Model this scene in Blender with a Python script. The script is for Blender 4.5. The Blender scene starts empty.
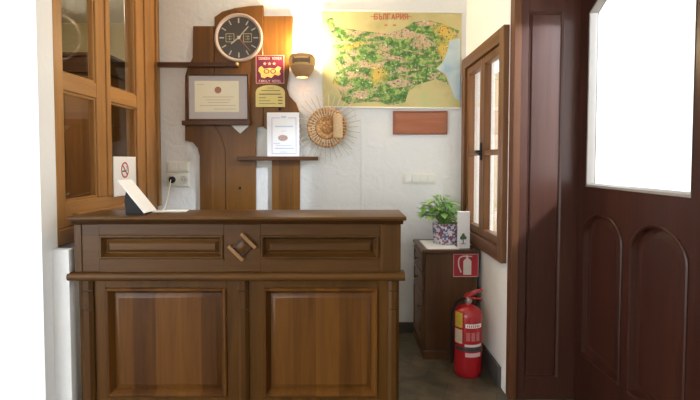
import bpy, bmesh, math, random
from mathutils import Vector, Matrix
random.seed(7)
C = bpy.context.scene.collection
PI = math.pi
# ------------------------------------------------------------------ camera model
EYE = 1.4; F = 480.0; CX = 345.0; HOR = 160.0
T = math.radians(2.3); CY = HOR + F * math.tan(T)
def ray(px, py):
    u = (px - CX) / F; v = (CY - py) / F
    return Vector((u, math.cos(T) + v * math.sin(T), -math.sin(T) + v * math.cos(T)))
def at(px, py, Y):
    d = ray(px, py); s = Y / d.y
    return Vector((d.x * s, Y, EYE + d.z * s))
def atx(px, py, X):
    d = ray(px, py); s = X / d.x
    return Vector((X, d.y * s, EYE + d.z * s))
# ------------------------------------------------------------------ mesh builder
class MB:
    def __init__(s): s.bm = bmesh.new()
    def box(s, x0, x1, y0, y1, z0, z1, bev=0.0, mat=None, seg=1):
        r = bmesh.ops.create_cube(s.bm, size=1.0)['verts']
        M = Matrix.Translation(((x0+x1)/2, (y0+y1)/2, (z0+z1)/2)) @ Matrix.Diagonal((abs(x1-x0), abs(y1-y0), abs(z1-z0), 1))
        if mat is not None: M = mat @ M
        bmesh.ops.transform(s.bm, matrix=M, verts=r)
        if bev > 0:
            es = list({e for v in r for e in v.link_edges})
            bmesh.ops.bevel(s.bm, geom=es, offset=bev, segments=seg, affect='EDGES', profile=0.5)
        return s
    def loops(s, ls, cap0=True, cap1=True, ring=False):
        vs = [[s.bm.verts.new(p) for p in l] for l in ls]
        n = len(vs[0])
        pairs = list(zip(vs[:-1], vs[1:]))
        if ring: pairs.append((vs[-1], vs[0]))
        for a, b in pairs:
            for i in range(n):
                j = (i+1) % n
                try: s.bm.faces.new((a[i], a[j], b[j], b[i]))
                except ValueError: pass
        if not ring:
            if cap0: s.bm.faces.new(list(reversed(vs[0])))
            if cap1: s.bm.faces.new(vs[-1])
        return s
    def prism(s, pts, y0, y1, bev=0.0):            # pts: (x, z), extruded along Y
        a = [s.bm.verts.new((x, y0, z)) for x, z in pts]
        b = [s.bm.verts.new((x, y1, z)) for x, z in pts]
        n = len(pts)
        f0 = s.bm.faces.new(a); s.bm.faces.new(list(reversed(b)))
        for i in range(n):
            j = (i+1) % n
            s.bm.faces.new((a[j], a[i], b[i], b[j]))
        if bev > 0:
            bmesh.ops.bevel(s.bm, geom=list(f0.edges), offset=bev, segments=1, affect='EDGES')
        return s
    def prism_dir(s, pts, d):                       # 3D outline pushed along vector d
        s.loops([[Vector(p) for p in pts], [Vector(p) + Vector(d) for p in pts]]); return s
    def lathe(s, prof, c, axis='Z', seg=32, cap=True):
        ls = []
        for r, h in prof:
            l = []
            for k in range(seg):
                a = 2*PI*k/seg; p, q = r*math.cos(a), r*math.sin(a)
                l.append((c[0]+p, c[1]+q, c[2]+h) if axis == 'Z' else ((c[0]+p, c[1]-h, c[2]+q) if axis == 'Y' else (c[0]+h, c[1]+p, c[2]+q)))
            ls.append(l)
        s.loops(ls, cap, cap); return s
    def tube(s, pts, r, seg=8, r1=None):
        pts = [Vector(p) for p in pts]; ls = []; n = len(pts); up = None
        for i, p in enumerate(pts):
            d = (pts[min(i+1, n-1)] - pts[max(i-1, 0)]).normalized()
            if up is None:
                up = Vector((0, 0, 1)) if abs(d.z) < .9 else Vector((0, 1, 0))
            a = d.cross(up).normalized(); b = a.cross(d).normalized(); up = b
            rr = r if r1 is None else r + (r1-r)*i/max(1, n-1)
            ls.append([p + a*(rr*math.cos(2*PI*k/seg)) + b*(rr*math.sin(2*PI*k/seg)) for k in range(seg)])
        s.loops(ls); return s
    def bar(s, p, q, w, t, n=(0, -1, 0)):           # flat bar from p to q, width w in the plane with normal n, thickness t
        p, q, n = Vector(p), Vector(q), Vector(n).normalized()
        d = (q-p).normalized(); sd = d.cross(n).normalized()*(w/2)
        s.loops([[p+sd, q+sd, q-sd, p-sd], [p+sd+n*t, q+sd+n*t, q-sd+n*t, p-sd+n*t]]); return s
    def build(s, name, mat, parent=None, smooth=35, origin=None):
        bmesh.ops.recalc_face_normals(s.bm, faces=s.bm.faces[:])
        co = [v.co for v in s.bm.verts]
        lo = Vector((min(c.x for c in co), min(c.y for c in co), min(c.z for c in co)))
        hi = Vector((max(c.x for c in co), max(c.y for c in co), max(c.z for c in co)))
        o0 = Vector(origin) if origin is not None else Vector(((lo.x+hi.x)/2, (lo.y+hi.y)/2, lo.z))
        for v in s.bm.verts: v.co -= o0
        me = bpy.data.meshes.new(name); s.bm.to_mesh(me); s.bm.free()
        for p in me.polygons: p.use_smooth = True
        me.set_sharp_from_angle(angle=math.radians(smooth))
        me.materials.append(mat)
        o = bpy.data.objects.new(name, me); C.objects.link(o)
        w = Vector((0, 0, 0)); q = parent
        while q is not None: w += q.location; q = q.parent
        o.location = o0 - w
        if parent is not None: o.parent = parent
        return o
def empty(name, loc, label, cat, group=None, kind=None):
    o = bpy.data.objects.new(name, None); C.objects.link(o); o.location = loc; o.empty_display_size = .05
    return tag(o, label, cat, group, kind)
def tag(o, label, cat, group=None, kind=None):
    o['label'] = label; o['category'] = cat
    if group: o['group'] = group
    if kind: o['kind'] = kind
    return o
STROKES = {
 'Б': [[(1, 1), (0, 1), (0, 0), (.8, 0), (1, .14), (1, .42), (.8, .56), (0, .56)]],
 'Ъ': [[(0, 1), (.3, 1), (.3, 0), (.85, 0), (1, .12), (1, .40), (.85, .53), (.3, .53)]],
 'Л': [[(0, 0), (.14, .08), (.28, 1), (1, 1), (1, 0)]], 'Г': [[(0, 0), (0, 1), (1, 1)]],
 'А': [[(0, 0), (.5, 1), (1, 0)], [(.2, .33), (.8, .33)]],
 'Р': [[(0, 0), (0, 1), (.8, 1), (1, .88), (1, .57), (.8, .45), (0, .45)]],
 'И': [[(0, 1), (0, 0), (1, 1), (1, 0)]],
 'Я': [[(1, 0), (1, 1), (.2, 1), (0, .88), (0, .57), (.2, .45), (1, .45)], [(.5, .45), (0, 0)]],
 'С': [[(1, .85), (.8, 1), (.2, 1), (0, .8), (0, .2), (.2, 0), (.8, 0), (1, .15)]],
 'Е': [[(1, 1), (0, 1), (0, 0), (1, 0)], [(0, .52), (.8, .52)]],
 'М': [[(0, 0), (0, 1), (.5, .4), (1, 1), (1, 0)]], 'Н': [[(0, 0), (0, 1)], [(1, 0), (1, 1)], [(0, .5), (1, .5)]],
 'Х': [[(0, 0), (1, 1)], [(0, 1), (1, 0)]], 'О': [[(.2, 0), (.8, 0), (1, .2), (1, .8), (.8, 1), (.2, 1), (0, .8), (0, .2), (.2, 0)]],
 'Т': [[(0, 1), (1, 1)], [(.5, 1), (.5, 0)]], 'F': [[(0, 0), (0, 1), (1, 1)], [(0, .52), (.8, .52)]],
 'I': [[(.5, 0), (.5, 1)]], 'L': [[(0, 1), (0, 0), (1, 0)]], 'Y': [[(0, 1), (.5, .5), (1, 1)], [(.5, .5), (.5, 0)]]}
for a_, b_ in zip('AMHOTE', 'АМНОТЕ'): STROKES[a_] = STROKES[b_]
def text_into(mb, body, p, h, wid, sw=.16):
    """flat lettering facing -Y, centred on p, cap height h, overall width wid"""
    n = len(body); cell = wid/n; w = cell*.66; y = p[1]; t = 0
    for i, ch in enumerate(body):
        for st in STROKES.get(ch, []):
            for q0, q1 in zip(st[:-1], st[1:]):
                x0 = p[0]-wid/2+cell*i+cell*.17; z0 = p[2]-h/2; t = (t+1) % 5
                a, b = Vector((x0+q0[0]*w, y, z0+q0[1]*h)), Vector((x0+q1[0]*w, y, z0+q1[1]*h))
                d = (b-a).normalized()*(h*sw*.4); mb.bar(a-d, b+d, h*sw, .0008+t*.00006)
# ------------------------------------------------------------------ materials
def new_mat(name):
    m = bpy.data.materials.new(name); m.use_nodes = True
    nt = m.node_tree; return m, nt, nt.nodes['Principled BSDF']
def col(c): return (c[0], c[1], c[2], 1)
def plain(name, c, rough=.5, metal=0, var=.06, scale=25, bump=0, coat=0, spec=.5):
    m, nt, b = new_mat(name); N, L = nt.nodes, nt.links
    tc = N.new('ShaderNodeTexCoord'); no = N.new('ShaderNodeTexNoise'); no.inputs['Scale'].default_value = scale; no.inputs['Detail'].default_value = 4
    L.new(tc.outputs['Object'], no.inputs['Vector'])
    mx = N.new('ShaderNodeMixRGB'); mx.inputs[1].default_value = col([x*(1-var) for x in c]); mx.inputs[2].default_value = col([min(1, x*(1+var)) for x in c])
    L.new(no.outputs['Fac'], mx.inputs[0]); L.new(mx.outputs[0], b.inputs['Base Color'])
    b.inputs['Roughness'].default_value = rough; b.inputs['Metallic'].default_value = metal
    b.inputs['Coat Weight'].default_value = coat; b.inputs['Specular IOR Level'].default_value = spec
    if bump:
        bp = N.new('ShaderNodeBump'); bp.inputs['Strength'].default_value = bump; bp.inputs['Distance'].default_value = .01
        L.new(no.outputs['Fac'], bp.inputs['Height']); L.new(bp.outputs[0], b.inputs['Normal'])
    return m
def wood(name, dark, light, axis='Z', rough=.36, planks=0.0, plank_axis='X', coat=.08, fine=1.0, plank_var=.5, spec=.22):
    m, nt, b = new_mat(name); N, L = nt.nodes, nt.links
    tc = N.new('ShaderNodeTexCoord'); oi = N.new('ShaderNodeObjectInfo')
    cm = N.new('ShaderNodeCombineXYZ'); mu = N.new('ShaderNodeMath'); mu.operation = 'MULTIPLY'; mu.inputs[1].default_value = 17.0
    L.new(oi.outputs['Random'], mu.inputs[0])
    for k in range(3): L.new(mu.outputs[0], cm.inputs[k])
    ad = N.new('ShaderNodeVectorMath'); ad.operation = 'ADD'
    L.new(tc.outputs['Object'], ad.inputs[0]); L.new(cm.outputs[0], ad.inputs[1])
    vec = ad.outputs[0]; pv = None
    if planks:
        sp = N.new('ShaderNodeSeparateXYZ'); L.new(tc.outputs['Object'], sp.inputs[0])
        dv = N.new('ShaderNodeMath'); dv.operation = 'DIVIDE'; dv.inputs[1].default_value = planks; L.new(sp.outputs[plank_axis], dv.inputs[0])
        a2 = N.new('ShaderNodeMath'); a2.operation = 'ADD'; L.new(dv.outputs[0], a2.inputs[0]); L.new(mu.outputs[0], a2.inputs[1])
        fl = N.new('ShaderNodeMath'); fl.operation = 'FLOOR'; L.new(a2.outputs[0], fl.inputs[0])
        wn = N.new('ShaderNodeTexWhiteNoise'); wn.noise_dimensions = '1D'; L.new(fl.outputs[0], wn.inputs['W'])
        pv = wn.outputs['Value']
        a3 = N.new('ShaderNodeVectorMath'); a3.operation = 'MULTIPLY_ADD'; a3.inputs[1].default_value = (3, 3, 3)
        L.new(wn.outputs['Color'], a3.inputs[0]); L.new(vec, a3.inputs[2]); vec = a3.outputs[0]
    mp = N.new('ShaderNodeMapping'); L.new(vec, mp.inputs['Vector'])
    sc = {'X': (1.6, 26, 26), 'Y': (26, 1.6, 26), 'Z': (26, 26, 1.6)}[axis]
    mp.inputs['Scale'].default_value = tuple(x*fine for x in sc)
    n1 = N.new('ShaderNodeTexNoise'); n1.inputs['Scale'].default_value = 1; n1.inputs['Detail'].default_value = 7; n1.inputs['Roughness'].default_value = .62; n1.inputs['Distortion'].default_value = .9
    L.new(mp.outputs[0], n1.inputs['Vector'])
    n2 = N.new('ShaderNodeTexNoise'); n2.inputs['Scale'].default_value = .16; n2.inputs['Detail'].default_value = 2
    L.new(mp.outputs[0], n2.inputs['Vector'])
    ma = N.new('ShaderNodeMath'); ma.operation = 'MULTIPLY_ADD'; ma.inputs[1].default_value = .6
    L.new(n2.outputs['Fac'], ma.inputs[0])
    h = N.new('ShaderNodeMath'); h.operation = 'MULTIPLY_ADD'; h.inputs[1].default_value = .6; h.inputs[2].default_value = -.1
    L.new(n1.outputs['Fac'], h.inputs[0]); L.new(h.outputs[0], ma.inputs[2])
    fac = ma.outputs[0]
    if pv is not None:
        pa = N.new('ShaderNodeMath'); pa.operation = 'MULTIPLY_ADD'; pa.inputs[1].default_value = plank_var; L.new(pv, pa.inputs[0])
        sb = N.new('ShaderNodeMath'); sb.operation = 'SUBTRACT'; sb.inputs[1].default_value = plank_var/2; L.new(fac, sb.inputs[0]); L.new(sb.outputs[0], pa.inputs[2]); fac = pa.outputs[0]
    rp = N.new('ShaderNodeValToRGB'); rp.color_ramp.elements[0].position = .25; rp.color_ramp.elements[1].position = .78
    rp.color_ramp.elements[0].color = col(dark); rp.color_ramp.elements[1].color = col(light)
    L.new(fac, rp.inputs[0]); L.new(rp.outputs[0], b.inputs['Base Color'])
    b.inputs['Roughness'].default_value = rough; b.inputs['Coat Weight'].default_value = coat; b.inputs['Coat Roughness'].default_value = .2
    b.inputs['Specular IOR Level'].default_value = spec
    bp = N.new('ShaderNodeBump'); bp.inputs['Strength'].default_value = .12; bp.inputs['Distance'].default_value = .004
    L.new(n1.outputs['Fac'], bp.inputs['Height']); L.new(bp.outputs[0], b.inputs['Normal'])
    return m
def plaster(name, c, bump=.5, scale=9):
    m, nt, b = new_mat(name); N, L = nt.nodes, nt.links
    tc = N.new('ShaderNodeTexCoord')
    n1 = N.new('ShaderNodeTexNoise'); n1.inputs['Scale'].default_value = scale; n1.inputs['Detail'].default_value = 8; n1.inputs['Roughness'].default_value = .6; n1.inputs['Distortion'].default_value = .8
    n2 = N.new('ShaderNodeTexNoise'); n2.inputs['Scale'].default_value = 2.2; n2.inputs['Detail'].default_value = 3
    L.new(tc.outputs['Object'], n1.inputs['Vector']); L.new(tc.outputs['Object'], n2.inputs['Vector'])
    mx = N.new('ShaderNodeMixRGB'); mx.inputs[1].default_value = col([x*.94 for x in c]); mx.inputs[2].default_value = col(c)
    L.new(n2.outputs['Fac'], mx.inputs[0]); L.new(mx.outputs[0], b.inputs['Base Color'])
    b.inputs['Roughness'].default_value = .9; b.inputs['Specular IOR Level'].default_value = .2
    bp = N.new('ShaderNodeBump'); bp.inputs['Strength'].default_value = bump; bp.inputs['Distance'].default_value = .02
    L.new(n1.outputs['Fac'], bp.inputs['Height']); L.new(bp.outputs[0], b.inputs['Normal'])
    return m
def glass(name, tint=(1, 1, 1), refl=1.0):
    m = bpy.data.materials.new(name); m.use_nodes = True; nt = m.node_tree; N, L = nt.nodes, nt.links
    N.remove(N['Principled BSDF']); out = N['Material Output']
    tr = N.new('ShaderNodeBsdfTransparent'); tr.inputs[0].default_value = col(tint)
    gl = N.new('ShaderNodeBsdfGlossy'); gl.inputs['Roughness'].default_value = .03
    lw = N.new('ShaderNodeLayerWeight'); pw = N.new('ShaderNodeMath'); pw.operation = 'POWER'; pw.inputs[1].default_value = 5; L.new(lw.outputs['Facing'], pw.inputs[0])
    ml = N.new('ShaderNodeMath'); ml.operation = 'MULTIPLY_ADD'; ml.inputs[1].default_value = .9*refl; ml.inputs[2].default_value = .035*refl; L.new(pw.outputs[0], ml.inputs[0])
    mx = N.new('ShaderNodeMixShader'); L.new(ml.outputs[0], mx.inputs[0]); L.new(tr.outputs[0], mx.inputs[1]); L.new(gl.outputs[0], mx.inputs[2])
    L.new(mx.outputs[0], out.inputs['Surface']); return m
def emit(name, c, s):
    m, nt, b = new_mat(name); b.inputs['Base Color'].default_value = col(c)
    b.inputs['Emission Color'].default_value = col(c); b.inputs['Emission Strength'].default_value = s; return m

CD, CLT = (.040, .0145, .0022), (.128, .053, .0080)
M = {}
M['counter_z'] = wood('counter_wood_upright', CD, CLT, 'Z', coat=.05)
M['counter_x'] = wood('counter_wood_level', (.038, .0140, .0026), (.125, .052, .0085), 'X', coat=.08)
M['counter_panel'] = wood('counter_wood_panel', (.050, .0165, .0025), (.150, .058, .0095), 'Z', planks=.12, plank_var=.36, coat=.1)
M['counter_dark'] = wood('counter_wood_dark', (.026, .009, .0022), (.065, .025, .006), 'X', coat=.3)
M['bar'] = wood('ornament_bar_wood', (.17, .08, .025), (.32, .16, .06), 'X', coat=.3)  # highlight on the raised bars is put into this lighter colour
M['oak_z'] = wood('screen_wood_upright', (.24, .105, .028), (.46, .235, .075), 'Z', rough=.4, coat=.1)
M['oak_y'] = wood('screen_wood_level', (.26, .12, .036), (.48, .25, .085), 'Y', rough=.4, coat=.1)
M['board'] = wood('wall_board_wood', (.095, .036, .0065), (.225, .094, .017), 'Z', rough=.38, planks=.12, plank_var=.25)
M['shelf'] = wood('shelf_wood', (.045, .015, .005), (.11, .04, .012), 'X')
M['door_z'] = wood('door_wood_upright', (.018, .0052, .0032), (.058, .018, .010), 'Z', rough=.34, coat=.12)
M['door_y'] = wood('door_wood_level', (.018, .0052, .0032), (.055, .017, .009), 'Y', rough=.34, coat=.12)
M['jamb'] = wood('jamb_wood', (.036, .0125, .008), (.085, .033, .021), 'Z', rough=.36, coat=.15)
M['jamb_edge'] = wood('jamb_edge_wood', (.07, .026, .011), (.145, .055, .021), 'Z', rough=.4)
M['win_z'] = wood('window_wood_upright', (.09, .035, .012), (.22, .10, .04), 'Z', rough=.4, coat=.1)
M['win_y'] = wood('window_wood_level', (.09, .035, .012), (.22, .10, .04), 'Y', rough=.4, coat=.1)
M['cab_z'] = wood('cabinet_wood_upright', (.075, .032, .014), (.17, .080, .034), 'Z', rough=.4)
M['cab_y'] = wood('cabinet_wood_level', (.055, .022, .010), (.13, .058, .025), 'Y', rough=.35)
M['ward'] = wood('wardrobe_wood', (.13, .055, .016), (.28, .125, .04), 'Z', rough=.5, coat=0, planks=.16)
M['ward_dark'] = wood('wardrobe_dark_wood', (.02, .009, .004), (.05, .02, .008), 'X', rough=.5, coat=0)
M['hatch'] = wood('hatch_wood', (.30, .105, .055), (.47, .195, .11), 'X', rough=.5, coat=0)
M['plaster'] = plaster('rough_white_plaster', (.80, .805, .79), .55, 9)
M['plaster_r'] = plaster('white_plaster_smooth', (.83, .80, .75), .2, 14)
M['plaster_w'] = plaster('bright_white_plaster', (.90, .90, .90), .2, 14)
M['ceil'] = plaster('ceiling_plaster', (.82, .81, .79), .1, 14)
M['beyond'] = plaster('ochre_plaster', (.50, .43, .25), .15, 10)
M['outside'] = plaster('pale_ochre_render', (.26, .185, .12), .25, 7)  # darkened so the outdoor shade sits in the colour
M['glass'] = glass('window_glass')
M['glass_door'] = glass('door_glass', (1, 1, 1), .6)
M['white'] = plain('white_plastic', (.80, .79, .70), .35)
M['paper'] = plain('white_paper', (.86, .86, .86), .8, var=.02)
M['cream'] = plain('cream_paper', (.80, .74, .56), .8, var=.03)
M['ink'] = plain('grey_ink', (.36, .31, .26), .8)
M['ink_blue'] = plain('blue_ink', (.40, .47, .66), .8)
M['ink_red'] = plain('red_ink', (.50, .05, .05), .7)
M['ink_black'] = plain('black_ink', (.04, .04, .04), .7)
M['black'] = plain('black_plastic', (.012, .011, .011), .6, spec=.25)
M['metal'] = plain('brushed_steel', (.62, .58, .54), .3, 1)
M['rose'] = plain('rose_steel', (.54, .43, .38), .3, .55, var=.03)
M['mark'] = plain('dull_gold_mark', (.46, .42, .33), .5)
M['red'] = plain('red_enamel', (.40, .010, .016), .25, coat=.4, var=.03)
M['sign_red'] = plain('sign_red', (.42, .012, .03), .45)
M['maroon'] = plain('maroon_plastic', (.14, .007, .030), .4)
M['gold'] = plain('gold_print', (.80, .50, .12), .45)
M['brass'] = plain('brass_plate', (.62, .50, .17), .4, metal=.15)
# stone floor
def stone():
    m, nt, b = new_mat('slate_tiles'); N, L = nt.nodes, nt.links
    tc = N.new('ShaderNodeTexCoord'); mp = N.new('ShaderNodeMapping'); mp.inputs['Rotation'].default_value = (0, 0, .35); L.new(tc.outputs['Object'], mp.inputs['Vector'])
    br = N.new('ShaderNodeTexBrick'); br.inputs['Scale'].default_value = 2.4; br.inputs['Mortar Size'].default_value = .008; br.inputs['Brick Width'].default_value = .7; br.inputs['Row Height'].default_value = .45
    br.inputs['Color1'].default_value = (.105, .092, .062, 1); br.inputs['Color2'].default_value = (.15, .128, .088, 1); br.inputs['Mortar'].default_value = (.08, .07, .055, 1)
    L.new(mp.outputs[0], br.inputs['Vector'])
    no = N.new('ShaderNodeTexNoise'); no.inputs['Scale'].default_value = 7; no.inputs['Detail'].default_value = 8; no.inputs['Distortion'].default_value = 1.2; L.new(tc.outputs['Object'], no.inputs['Vector'])
    rp = N.new('ShaderNodeValToRGB'); rp.color_ramp.elements[0].position = .3; rp.color_ramp.elements[1].position = .7; rp.color_ramp.elements[0].color = (.45, .47, .45, 1); rp.color_ramp.elements[1].color = (1.1, 1.02, .95, 1)
    L.new(no.outputs['Fac'], rp.inputs[0])
    mx = N.new('ShaderNodeMixRGB'); mx.blend_type = 'MULTIPLY'; mx.inputs[0].default_value = 1; L.new(br.outputs['Color'], mx.inputs[1]); L.new(rp.outputs[0], mx.inputs[2])
    L.new(mx.outputs[0], b.inputs['Base Color']); b.inputs['Roughness'].default_value = .45
    bp = N.new('ShaderNodeBump'); bp.inputs['Strength'].default_value = .3; bp.inputs['Distance'].default_value = .01; L.new(no.outputs['Fac'], bp.inputs['Height']); L.new(bp.outputs[0], b.inputs['Normal'])
    return m
M['stone'] = stone()
M['slate'] = plain('slate_skirting', (.07, .065, .06), .5, var=.25, scale=12)
M['pave'] = plain('terrace_paving', (.72, .69, .64), .8)
def ramp_noise(name, stops, scale, detail=5, rough=.6, dist=.6, voronoi=False):
    m, nt, b = new_mat(name); N, L = nt.nodes, nt.links
    tc = N.new('ShaderNodeTexCoord')
    if voronoi:
        no = N.new('ShaderNodeTexVoronoi'); no.inputs['Scale'].default_value = scale; L.new(tc.outputs['Object'], no.inputs['Vector'])
        sp = N.new('ShaderNodeSeparateColor'); L.new(no.outputs['Color'], sp.inputs[0]); src = sp.outputs[0]
    else:
        no = N.new('ShaderNodeTexNoise'); no.inputs['Scale'].default_value = scale; no.inputs['Detail'].default_value = detail; no.inputs['Distortion'].default_value = dist; L.new(tc.outputs['Object'], no.inputs['Vector']); src = no.outputs['Fac']
    rp = N.new('ShaderNodeValToRGB'); e = rp.color_ramp.elements
    if voronoi: rp.color_ramp.interpolation = 'CONSTANT'
    e[0].position, e[0].color = stops[0][0], col(stops[0][1]); e[1].position, e[1].color = stops[-1][0], col(stops[-1][1])
    for p, c in stops[1:-1]:
        x = e.new(p); x.color = col(c)
    L.new(src, rp.inputs[0]); L.new(rp.outputs[0], b.inputs['Base Color']); b.inputs['Roughness'].default_value = rough
    return m
M['leaf'] = ramp_noise('leaf_green', [(.3, (.06, .20, .03)), (.5, (.17, .40, .06)), (.64, (.40, .58, .20))], 14, 3, .45)
M['mosaic'] = ramp_noise('mosaic_glaze', [(0, (.62, .60, .62)), (.3, (.16, .17, .36)), (.5, (.72, .70, .70)), (.68, (.32, .07, .09)), (.85, (.10, .10, .22))], 75, voronoi=True, rough=.35)
M['straw'] = ramp_noise('woven_straw', [(.3, (.20, .07, .02)), (.5, (.46, .23, .08)), (.68, (.72, .46, .2))], 60, 4, .7)
M['straw_ray'] = plain('straw_stalk', (.60, .54, .42), .7)
M['clay'] = plain('glazed_clay', (.42, .235, .10), .4, var=.2)
M['clay_dark'] = plain('dark_clay_band', (.16, .085, .035), .45)
M['clay_gold'] = plain('gilded_clay', (.66, .42, .14), .35, var=.15)

def structure(name, mb, mat, label, cat): return tag(mb.build(name, mat), label, cat, kind='structure')
# ------------------------------------------------------------------ layout
WY = 3.85          # back wall
XL = -1.50         # wooden screen face
XR = .96           # right wall
JY = 2.76          # panelled jamb face (looks towards -Y)
XD = 1.34          # door leaf plane
CYF = 2.46         # counter front
H = 2.85
# floor, ceiling and walls
m = MB(); m.box(-3.6, 1.55, -2.6, 5.3, -.12, 0); structure('floor', m, M['stone'], 'dark grey brown slate tile floor', 'floor')
m = MB(); m.box(-3.6, 1.55, -2.6, 5.3, H, H+.12); structure('ceiling', m, M['ceil'], 'white plaster ceiling above the reception', 'ceiling')
m = MB(); m.box(-1.6, XR+.22, WY, WY+.15, 0, H); structure('wall_back', m, M['plaster'], 'rough white plaster wall behind the counter', 'wall')
# left: plaster under the screen and the white wall turning left at its near end
m = MB(); m.box(-1.62, XL-.02, 2.492, WY, 0, .94)
m.box(-3.6, XL, 2.36, 2.49, 0, H); m.box(XL, -1.415, 2.44, 2.4915, 0, .9415)
structure('wall_left', m, M['plaster_w'], 'bright white plaster wall at left under the wooden screen', 'wall')
# room beyond the screen
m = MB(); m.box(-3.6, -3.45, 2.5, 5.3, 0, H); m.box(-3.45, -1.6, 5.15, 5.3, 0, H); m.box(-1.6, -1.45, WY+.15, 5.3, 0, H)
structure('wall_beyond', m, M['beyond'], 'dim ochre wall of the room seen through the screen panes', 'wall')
# right wall with window opening
wy0, wy1, wz0, wz1 = 2.83, 3.83, .785, 2.19     # outer window frame
m = MB(); RT = XR+.22
m.box(XR, RT, JY+.06, wy0+.03, 0, H); m.box(XR, RT, wy1-.03, WY, 0, H)
m.box(XR, RT, wy0+.03, wy1-.03, 0, wz0+.03); m.box(XR, RT, wy0+.03, wy1-.03, wz1-.03, H)
structure('wall_right', m, M['plaster_r'], 'white plaster wall on the right holding the small window', 'wall')
m = MB(); m.box(XD+.0, XD+.16, -2.6, 1.74, 0, H); m.box(XD, XD+.16, 1.74, JY+.2, 2.52, H); m.box(RT, XD+.16, JY+.06, JY+.2, 0, H); m.box(XR, XD, JY+.06, JY+.2, 2.6, H)
structure('wall_entrance', m, M['plaster_r'], 'white wall around the entrance door', 'wall')
m = MB(); m.box(-1.9, 1.55, -2.75, -2.6, 0, H); m.box(-3.6, -3.4, -2.75, -2.6, 0, H); m.box(-3.4, -1.9, -2.75, -2.6, 0, .4); m.box(-3.4, -1.9, -2.75, -2.6, 2.4, H); structure('wall_front', m, M['plaster_r'], 'white plaster wall at the far front of the room', 'wall')  # unseen opening at its left is added to brighten the left wall
# skirtings
m = MB(); m.box(XL, XR, WY-.018, WY, 0, .085, .003); structure('baseboard_back', m, M['slate'], 'dark slate skirting along the back wall', 'baseboard')
m = MB(); m.box(XR-.018, XR, 3.06, WY-.02, 0, .13, .003); m.box(XR-.02, XR, 2.90, 3.055, 0, .13, .003)
structure('baseboard_right', m, M['slate'], 'grey slate skirting tiles along the right wall beside the extinguisher', 'baseboard')
# faint plaster ridge in the back wall
a = at(362, 117, WY); m = MB(); m.box(a.x-.010, a.x+.010, WY-.008, WY, .1, a.z, .003)
structure('trim_1', m, M['plaster'], 'thin white upright strip on the back wall right of the straw sun', 'trim')

# ---------------------------------------------------------------- left wooden screen
scr = empty('window_1', (XL-.04, 3.15, .94), 'tall light wooden window screen with four panes on the left', 'window', kind='structure')
def yL(px): return -XL*F/(CX-px)
y_a, y_b, y_c, y_d, y_e, y_f = 2.492, 2.575, yL(99), yL(112), yL(138.5), WY-.005
xf, xb = XL, XL-.055
ztop = 2.70
zr = atx(64, 73, XL).z, atx(64, 90, XL).z       # mid rail
zs = atx(68, 202, XL).z                          # pane bottoms
def part(name, mat, parent, *boxes, bev=.004, label=None):
    mm = MB()
    for bx in boxes: mm.box(*bx, bev)
    o = mm.build(name, mat, parent)
    if label: o['label'] = label
    return o
part('sill_beam', M['oak_y'], scr, (xb-.05, xf, y_a, y_f, .942, 1.035), bev=.006)
part('bottom_rail', M['oak_y'], scr, (xb, xf-.008, y_b, y_e, 1.036, zs))
part('sill_ledge', M['oak_y'], scr, (xf-.004, xf+.035, y_b+.06, y_e, 1.0805, 1.106))
part('post', M['oak_z'], scr, (xb-.03, xf, y_a, y_b, 1.036, ztop))
part('post', M['oak_z'], scr, (xb-.03, xf, y_e, y_e+.13, 1.036, ztop), (xb-.03, xf+.012, y_e+.131, y_f-.05, 1.036, ztop), (xb, xf+.03, y_f-.049, y_f, 1.036, ztop))
ym = yL(108)
part('mullion', M['oak_z'], scr, (xb, xf-.004, y_c, ym-.002, zs, ztop), (xb, xf+.004, ym, y_d, zs, ztop))
for (p, q) in ((y_b, y_c), (y_d, y_e)):
    part('cross_rail', M['oak_y'], scr, (xb, xf-.004, p, q, zr[1], zr[0]))
    part('top_rail', M['oak_y'], scr, (xb, xf-.004, p, q, ztop-.10, ztop))
    for (z0, z1) in ((zs, zr[1]), (zr[0], ztop-.10)):
        # glazing bead and pane
        w = .014
        part('glazing_bead', M['oak_z'], scr, (xf-.030, xf-.014, p, p+w, z0, z1), (xf-.030, xf-.014, q-w, q, z0, z1), (xf-.030, xf-.014, p+w, q-w, z0, z0+w), (xf-.030, xf-.014, p+w, q-w, z1-w, z1), bev=.002)
        mm = MB(); mm.box(xf-.036, xf-.031, p, q, z0, z1); o = mm.build('glass_pane', M['glass'], scr)
m = MB(); m.box(xb-.03, xf+.01, y_a, y_f, ztop+.001, H); structure('trim_2', m, M['oak_y'], 'wooden lintel above the left window screen', 'trim')

# added cupboard shape standing in for a likely reflection in the panes
wd = empty('wardrobe', (-2.45, 4.5, 0), 'tall brown wooden wardrobe in the dim room behind the left panes', 'wardrobe')
part('body', M['ward'], wd, (-2.80, -2.13, 4.25, 4.75, .06, 2.16))
part('cornice', M['ward_dark'], wd, (-2.84, -2.09, 4.20, 4.77, 2.161, 2.30), (-2.86, -2.07, 4.18, 4.78, 2.30, 2.33))
part('plinth', M['ward_dark'], wd, (-2.78, -2.15, 4.27, 4.73, 0, .059))
for x0, x1, hx in ((-2.78, -2.47, -2.50), (-2.46, -2.15, -2.43)):
    dd = part('door', M['ward'], wd, (x0, x1, 4.228, 4.249, .1, 2.13))
    mm = MB(); mm.lathe([(.006, 0), (.006, .015), (.014, .02), (.012, .032), (.004, .035)], (hx, 4.228, 1.1), 'Y', 12); mm.build('knob', M['metal'], dd)

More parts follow.
